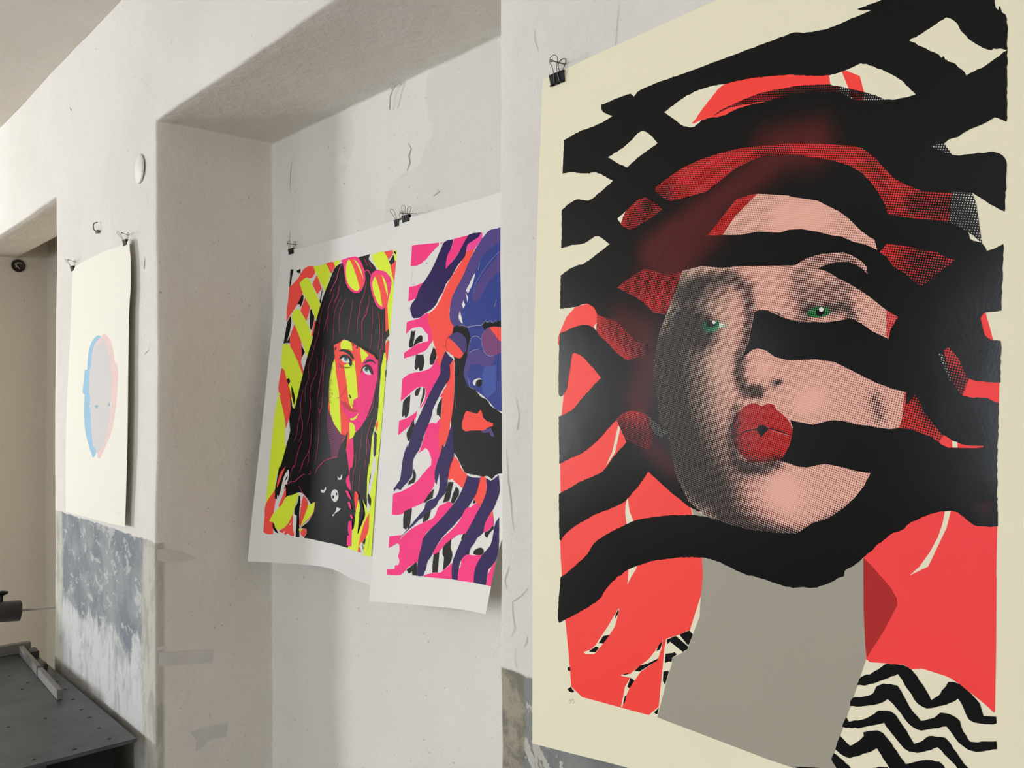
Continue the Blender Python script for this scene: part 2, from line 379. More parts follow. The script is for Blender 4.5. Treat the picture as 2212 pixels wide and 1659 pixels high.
SH['4'] = '''
paper -|368 175 1726 134 3857 105 6155 43 7815 -1 7794 2936 7740 6157 7635 10691 4794 10716 2131 10958 984 11108 -11 11238 6 9649 32 7327 79 5231 201 2677
coral -|686 4602 693 4480 757 4372 889 4166 1095 4026 1379 3987 1677 4086 1954 5056 3010 5745 3554 7002 3377 7098 3530 7351 3516 7667 3532 7910 3516 8133 3479 8218 3300 8687 3124 8786 2878 8901 2840 9065 2805 9335 2758 9658 2728 9896 2538 10068 1177 10160 931 10056 908 9777 871 9492 810 9025 752 8702 738 8339 714 8047 704 7750 721 6992 718 6535 706 6180 760 5739 806 5468 827 5357 1009 4583 795 4571
paper -|1500 4368 1556 4309 1611 4420 1554 4434
paper -|1996 5886 2037 5928 1927 6297 1744 6503 1782 6427 1867 6300 1904 6176
paper -|2163 6950 2181 7008 2207 7160 2291 7306 2147 7364 2121 7186 2130 7081
paper -|2167 8141 2178 7999 2265 7939 2351 7927 2321 7999 2236 8112 2236 8107 2147 8250 2167 8151
paper -|3339 7002 3351 6998 3381 7100 3365 7102
paper -|1975 8624 1979 8664 1960 8720 1894 8906 1857 8965 1711 9152 1488 9394 1451 9429 1261 9470 1223 9455 1231 9441 1364 9385 1477 9289 1590 9142 1738 8954
ink -|1968 8649 1970 8684 1955 8729 1888 8803 1913 8720
ink -|1644 9113 1780 9064 1711 9152 1643 9228 1547 9239
ink -|1489 9301 1558 9311 1476 9396 1338 9418 1376 9382
paper -|2821 8921 2781 9078 2728 9208 2700 9244 2391 9482 2266 9647 2185 9743 2131 9851 2079 9950 2027 10083 1998 10094 2047 9924 2081 9778 2194 9614 2014 9631 2009 9610 2187 9561 2313 9450 2559 9251 2669 9119
ink -|2815 8936 2766 9073 2691 9114 2746 9011
ink -|2728 9208 2715 9241 2536 9364 2380 9476 2268 9498 2381 9392 2537 9323
ink -|2194 9614 2273 9634 2173 9772 2128 9763
ink -|2080 9907 2114 9898 2067 10030 2041 10031
ink -|2033 9604 2144 9557 2158 9568 2084 9599
ink -|3113 8793 3286 8698 3349 8741 3277 8902 3243 8898 3174 8840
ink -|2891 8907 3052 8822 3269 8927 3252 8968 3171 9020 2947 8925 2890 8976
ink -|2861 9113 2997 9072 3018 9054 3069 9077 2986 9139 2970 9202 2922 9210 2849 9246
ink -|2819 9373 2910 9343 2916 9366 2877 9481 2844 9558 2809 9506
ink -|2734 9906 2701 10011 2668 10016 2640 10002
ink -|863 9766 911 9749 915 9816 867 9824 849 9800
ink -|931 10058 957 10095 1009 10118 956 10146 890 10148 845 10119
neck -|3355 7004 3476 7048 3782 7089 4495 7166 5861 7016 5818 7569 5818 7564 5815 7966 5824 8365 5838 8515 5728 8841 5394 9816 5445 9909 5487 10018 5001 10073 4514 10085 2700 10055 2855 9569 2974 9231 2990 9138 3048 9104 3252 8976 3345 8749 3470 8472 3478 8329 3489 8216 3532 7910 3532 7915 3516 7667 3433 7362
ink -|4875 10061 5049 10011 5253 9956 5310 9980 5049 10051
coralB -|5757 7418 5928 7208 6334 6835 6756 6669 7067 6726 7271 6802 7251 7351 7255 7347 7239 8064 7217 8746 7206 8764 7148 8717 7081 8675 6863 8548 6780 8513 6708 8499 6474 8480 6359 8513 6282 8486 6124 8507 5879 8545 5838 8519 5827 8364 5815 7966 5818 7564 5821 7342
coralD -|5821 7355 5924 7434 6025 7537 6025 7533 6138 7647 6205 7752 6214 7829 6049 8160 5845 8500 5827 8364 5815 7966 5818 7564
coralB -|6857 5285 7010 5288 7318 5296 7315 5368 7306 5583 6901 5508
coralB -|7148 4600 7193 4616 7230 4764 7262 4910 7154 4916 7123 4744
paper -|6753 6706 6812 6701 6799 6764 6764 6904 6561 7350 6453 7416 6356 7478 6467 7363 6582 7189 6671 7015 6723 6859
ink rst|874 1299 1022 1278 1206 1249 1663 1235 1943 1187 1811 1121 1744 1067 1710 1005 1711 951 2298 945 2372 1003 2502 942 3481 937 4937 938 4647 943 5010 941 5184 996 5354 1028 5520 1042 5741 1027 5955 1013 6010 1010 5927 983 5843 944 6025 937 6142 939 6275 924 6687 958 7121 925 7309 1170 7331 1373 7349 1452 7366 1500 7376 1447 7389 1468 7401 1531 7433 1566 7451 1609 7448 1919 7438 2372 7430 2667 7371 2630 7311 2593 7192 2645 7128 2653 7018 2675 6946 2714 6850 2716 6801 2748 6884 2891 7014 2916 7187 2937 7299 2950 7355 2987 7419 3073 7409 3393 7403 3393 7394 3597 7323 3546 7257 3492 7179 3423 7083 3341 7005 3440 7057 3819 7171 3885 7221 3977 7283 3961 7378 3927 7367 4224 7344 4604 7283 4617 7193 4616 7159 4631 7147 4673 7168 4784 7178 4851 7211 4886 7262 4908 7339 4921 7326 5354 7271 5349 7125 5334 7044 5314 7016 5298 6988 5362 6948 5480 7018 5499 7190 5510 7268 5547 7310 5565 7296 5846 7284 6085 7272 6837 7122 6853 7042 6844 6974 6796 6881 6732 6816 6717 6749 6725 6589 6778 6437 6857 6385 6882 6280 6983 6187 7026 6038 7142 5899 7278 5786 7387 5671 7484 5583 7540 5575 7605 5575 7604 5494 7648 5374 7722 5191 7800 5035 7822 4940 7847 4746 7843 4547 7816 4835 7853 4687 7835 4536 7817 4314 7792 4296 7799 3958 7730 3773 7679 3545 7663 3250 7695 2983 7748 2665 7824 2445 7905 2219 7997 2103 8065 1986 8150 1974 8146 1721 8378 1597 8540 1347 8717 984 8928 810 9021 666 9099 640 9039 651 8813 710 8356 859 8278 859 8267 1072 8108 1331 7891 1484 7711 1731 7557 2065 7389 2341 7275 2781 7172 3197 7115 3397 7096 3611 7098 3554 7065 3343 7002 3159 6909 2850 6729 2579 6547 2416 6734 2233 6918 2117 7014 1881 7130 1539 7259 1338 7350 1000 7531 813 7663 717 7776 688 7752 685 7014 875 6934 1140 6805 1547 6652 1695 6572 1890 6369 2162 6132 2060 5962 1956 5804 1800 5933 1553 6134 1249 6326 961 6430 702 6536 694 5768 782 5745 1023 5645 1233 5471 1514 5258 1527 5249 1651 5162 1566 5080 1393 4930 1241 4815 1060 4752 1020 4768 978 4952 908 5244 889 5320 799 5422 731 5445 699 5411 700 5242 704 4942 729 4426 905 4382 1169 4326 1349 4321 1475 4366 1554 4434 1570 4157 1379 3996 1121 4019 909 4023 748 4020 767 3480 917 3423 1142 3367 1259 3364 1438 3305 1859 3130 1592 2962 1492 2987 1288 3038 1028 3028 786 3041 807 2423 1009 2338 1167 2320 1437 2375 1662 2295 1675 2296 1936 2176 1580 1973 1404 1954 1199 1902 1015 1851 833 1835 852 1557
paper r|2538 1559 2681 1653 2745 1719 2809 1810 2545 1893 2365 1964 2226 2033 2041 1928 1839 1796 2137 1722 2323 1644 2437 1577
paper r|2942 1392 3111 1337 3276 1284 3477 1251 3634 1247 3806 1260 4003 1290 3937 1357 3510 1718 3321 1698 3149 1561
coral r|3881 1317 4012 1292 4283 1317 4579 1366 4930 1445 5002 1466 5315 1569 5482 1614 5502 1737 5584 1767 5434 1752 5126 1708 4885 1684 4636 1674 4574 1687 4225 1668 3950 1704 3724 1677 3431 1682
redD hr|3782 1668 3952 1611 4226 1584 4490 1561 4927 1603 4805 1587 5048 1616 5283 1671 5584 1763 5615 1797 5619 1865 5282 1752 4966 1699 4636 1689 4489 1671 4044 1628
paper r|5482 1614 5659 1623 5761 1612 5875 1592 6014 1668 6150 1756 6256 1841 6347 1927 6411 2005 6512 2135 6383 2134 6251 2118 6158 2095 6050 2035 5912 1956 5583 1774 5502 1737
coral -|5642 1615 5703 1625 5866 1736 5915 1944 5728 1850
screen h|5605 1780 5728 1843 5912 1936 6050 2015 6164 2096 6076 2080 5869 2015 5784 1989 5698 1917 5612 1858
redD h|5736 1845 5912 1936 5914 2032 5812 2004 5727 1932
paper r|6848 1386 6895 1421 6966 1502 7000 1589 7092 1718 7182 1810 7261 1872 7300 1893 7312 1876 7446 1931 7327 1989 7202 2042 7121 2055 7051 2077 6970 1966 6912 1898 6864 1871 6850 1844 6840 1851 6817 1799 6792 1810 6762 1763 6646 1675 6546 1591 6445 1506 6586 1475 6712 1434
screen h|6654 2737 6716 2741 6801 2748 6849 2822 6886 2891 6751 2813
paper -|2190 2683 2148 2736 2088 2852 2018 2767
red h|2767 2506 2768 2439 3014 2339 3263 2259 3562 2211 3850 2196 4217 2202 4566 2253 4917 2306 4795 2274 4957 2308 5303 2396 5514 2460 5718 2521 5888 2588 6039 2744 6159 2903 6264 3030 6367 3103 6558 3218 6744 3273 6877 3298 6856 3451 6842 3614 6665 3563 6452 3502 6270 3445 6177 3416 6139 3284 6060 3136 5993 3029 5883 2885 5714 2754 5511 2648 5270 2559 5035 2471 4626 2386 4649 2373 4391 2401 4123 2458 3939 2543 3653 2674 3257 2685 3051 2686 2947 2644 2842 2562
screen h|6877 3292 7083 3341 7121 3461 7151 3711 7171 3891 7092 3800 6977 3702 6848 3615
red h|2559 2543 2647 2585 2754 2663 2892 2780 2752 2839 2621 2885 2397 2950 2272 2979 2169 2923 2088 2866 2195 2684 2402 2565
red h|2005 3808 2158 3729 2523 3591 2741 3643 2869 3708 2995 3736 3243 3711 3117 3983 3032 4138 2925 4286 2712 4252 2561 4112 2384 3994 2202 3907
red h|1577 4176 1772 4254 1964 4304 2149 4456 2375 4643 2487 4683 2597 4689 2694 4778 2595 4841 2372 4882 2189 4917 2004 4813 1816 4646 1623 4510 1562 4435
red h|6069 3831 6159 3744 6331 3789 6510 3853 6697 3904 6794 3980 6895 4031 6655 4191 6535 4277 6428 4178 6352 4104 6222 4010 6156 3896
red h|6765 4994 6814 4959 6919 5088 6964 5213 7010 5301 6991 5360 6973 5423 6948 5480 6867 5359 6810 5233
screen h|6713 5029 6740 5018 6787 5120 6833 5272 6856 5358 6914 5434 6902 5422 6809 5296
red h|6452 5467 6483 5518 6544 5659 6642 5785 6738 5908 6703 5987 6603 5924 6478 5879 6389 5850 6259 5840 6315 5608 6381 5550
coralB -|6750 5905 6846 5967 6940 6001 6998 6011 7153 6010 7150 6021 7067 6036 6796 6041 6724 6009 6698 5982
paper -|6837 5966 6891 5979 6890 6038 6837 6036
red h|1957 5790 2087 5702 2272 5658 2474 5699 2583 5732 2690 5948 2599 6219 2356 6160 2174 6106 2060 5945
skin h|3673 3273 3837 3134 4025 2963 4145 2862 4350 2847 4463 2853 4907 2959 4948 2981 5308 3098 5472 3205 5590 3281 5705 3384 5845 3543 5956 3641 6010 3676 6026 3731 6043 3801 5913 3722 5758 3666 5615 3582 5497 3551 5287 3469 5085 3409 4909 3389 4778 3405 4611 3374 4718 3395 4465 3341 4201 3346 3928 3304
lipred h|3668 3277 3837 3134 4025 2963 4145 2862 4350 2847 4468 2854 4349 2930 4133 3075 3919 3303
skin h|3243 3703 3444 3687 3561 3678 3922 3746 4195 3757 4894 3837 4935 3842 4999 3843 5142 3782 5282 3758 5404 3754 5626 3770 5727 3818 5840 3894 5909 3971 5924 4067 5894 4036 5866 3999 5782 3955 5697 3892 5551 3878 5432 3890 5295 3922 5431 3981 5549 4064 5693 4149 5834 4246 5945 4331 6053 4428 6140 4502 6272 4591 6170 4728 6162 4833 5966 4728 5828 4624 5715 4561 5570 4577 5392 4585 5239 4566 5068 4561 4925 4521 4812 4469 4697 4408 4597 4378 4884 4511 4753 4420 4587 4369 4450 4358 4389 4398 4370 4516 4323 4709 4268 4842 4214 4953 4356 4869 4443 4851 4562 4886 4695 4974 4877 5025 4688 4998 4885 5025 5077 5026 5279 5027 5504 5071 5620 5130 5749 5196 6026 5337 6053 5344 6200 5399 6356 5440 6338 5595 6314 5654 6286 5777 6259 5840 6166 5855 6018 5841 5894 5817 5782 5812 5581 5767 5434 5765 5328 5792 5205 5822 5034 5796 4890 5767 4929 5855 4903 5985 4853 6117 4736 6274 4898 6317 5025 6346 5135 6344 5244 6313 5366 6292 5573 6316 5745 6354 5927 6367 5884 6439 5841 6523 5726 6666 5565 6816 5386 6943 5172 7021 5045 7120 4950 7173 4555 7206 4663 7191 4322 7203 3966 7163 3592 7092 3300 6913 3182 6729 3082 6558 3014 6268 2964 6074 2861 5945 2820 5830 2778 5764 2770 5548 2720 5281 2702 5013 2726 4847 2771 4649 2838 4486 2946 4287 3032 4122 3117 3983
screen h|2584 5719 2670 5798 2819 5879 2928 5951 2902 6010 2817 6045 2710 5998 2647 5899
skinR h|6140 4502 6272 4591 6224 4666 6177 4742 6162 4833 6132 4792
skinR h|6356 5440 6338 5595 6314 5660 6301 5673 6331 5427
lipred hs|4011 5919 4025 5842 4058 5765 4168 5642 4293 5574 4398 5556 4492 5597 4586 5557 4670 5579 4696 5633 4810 5712 4898 5813 4928 5898 4916 5985 4886 6072 4819 6191 4744 6274 4636 6298 4676 6292 4473 6309 4300 6311 4142 6205 4045 6056
ink L14|4028 6010 4146 5969 4253 5921 4411 5895 4488 5886 4582 5877 4682 5894 4846 5936 4790 5948 4916 5956
ink s|4411 5880 4442 5850 4480 5837 4531 5845 4565 5865 4585 5899 4530 5937 4474 5995 4448 5954 4419 5917
skin L3|4648 5912 4764 5939 4894 5964
green hs|3560 4488 3590 4451 3705 4444 3828 4453 3865 4502 3826 4570 3741 4595 3626 4591 3579 4553
ink s|3628 4438 3790 4445 3790 4505 3723 4531 3656 4503
eyewhite h|3852 4463 3930 4499 3994 4538 3911 4548 3845 4552
paperW s|3762 4437 3788 4455 3792 4477 3765 4491 3735 4473 3734 4447
green hs|5148 4453 5195 4407 5303 4388 5424 4413 5461 4458 5423 4503 5332 4517 5240 4517 5163 4490
ink s|5264 4448 5303 4416 5379 4430 5378 4479 5317 4509 5271 4491
paperW s|5337 4394 5364 4410 5371 4433 5348 4455 5315 4446 5303 4419
ink s|5295 3922 5432 3890 5551 3878 5697 3896 5810 3958 5894 4036 5906 4132 5694 4081 5549 4057 5431 3981
ink r|5765 8739 5877 8682 5975 8603 6057 8531 6124 8509 6269 8495 6359 8519 6422 8581 6496 8677 6569 8796 6644 8727 6706 8637 6756 8562 6804 8544 6863 8548 6944 8601 7036 8663 7071 8707 7085 8770 7107 8824 7231 8792 7235 8869 7088 8915 6962 8906 6934 8871 6917 8815 6855 8710 6764 8783 6617 8865 6518 8898 6430 8877 6355 8801 6279 8692 6202 8608 6095 8672 5986 8741 5847 8812 5721 8853
ink r|5661 9019 5859 8935 5915 8890 5944 8821 5999 8768 6121 8738 6200 8738 6245 8791 6302 8892 6390 8996 6452 9055 6603 8981 6665 8914 6750 8894 6845 8920 6879 8984 6902 9039 6970 9134 7086 9096 7226 9046 7225 9135 7027 9214 6946 9220 6853 9175 6795 9107 6724 9041 6601 9100 6451 9162 6336 9138 6234 9038 6144 8959 6087 8919 5982 8995 5759 9081 5628 9116
ink r|5579 9255 5617 9297 5757 9235 5870 9171 5981 9074 6116 9044 6181 9078 6233 9141 6297 9213 6378 9336 6474 9263 6538 9196 6624 9175 6710 9168 6769 9213 6850 9323 6965 9438 7022 9510 6882 9557 6813 9432 6743 9368 6629 9292 6523 9362 6370 9427 6268 9414 6177 9338 6112 9279 6040 9196 5896 9263 5756 9329 5656 9368 5533 9386
ink r|5495 9496 5553 9536 5624 9582 5753 9470 5796 9411 5790 9372 5867 9334 5997 9306 6084 9366 6149 9437 6201 9499 6278 9588 6369 9536 6458 9482 6645 9443 6693 9471 6739 9579 6666 9603 6544 9593 6353 9681 6157 9770 6092 9687 6027 9605 5947 9509 5821 9602 5694 9682 5579 9728 5492 9704 5434 9674
ink r|5418 9726 5491 9758 5634 9833 5747 9905 5603 9979 5445 9894 5384 9805
ink r|5874 9758 5971 9714 6079 9686 6131 9779 5886 9886
pencil L7|878 10302 921 10261 899 10315
pencil L7|968 10234 904 10335
pencil L7|963 10261 999 10248 973 10277 1004 10280 988 10302 952 10312
scratch L3|3129 3084 3002 3262 2873 3459 2786 3548 2654 3666 2384 3942 1917 4212
'''
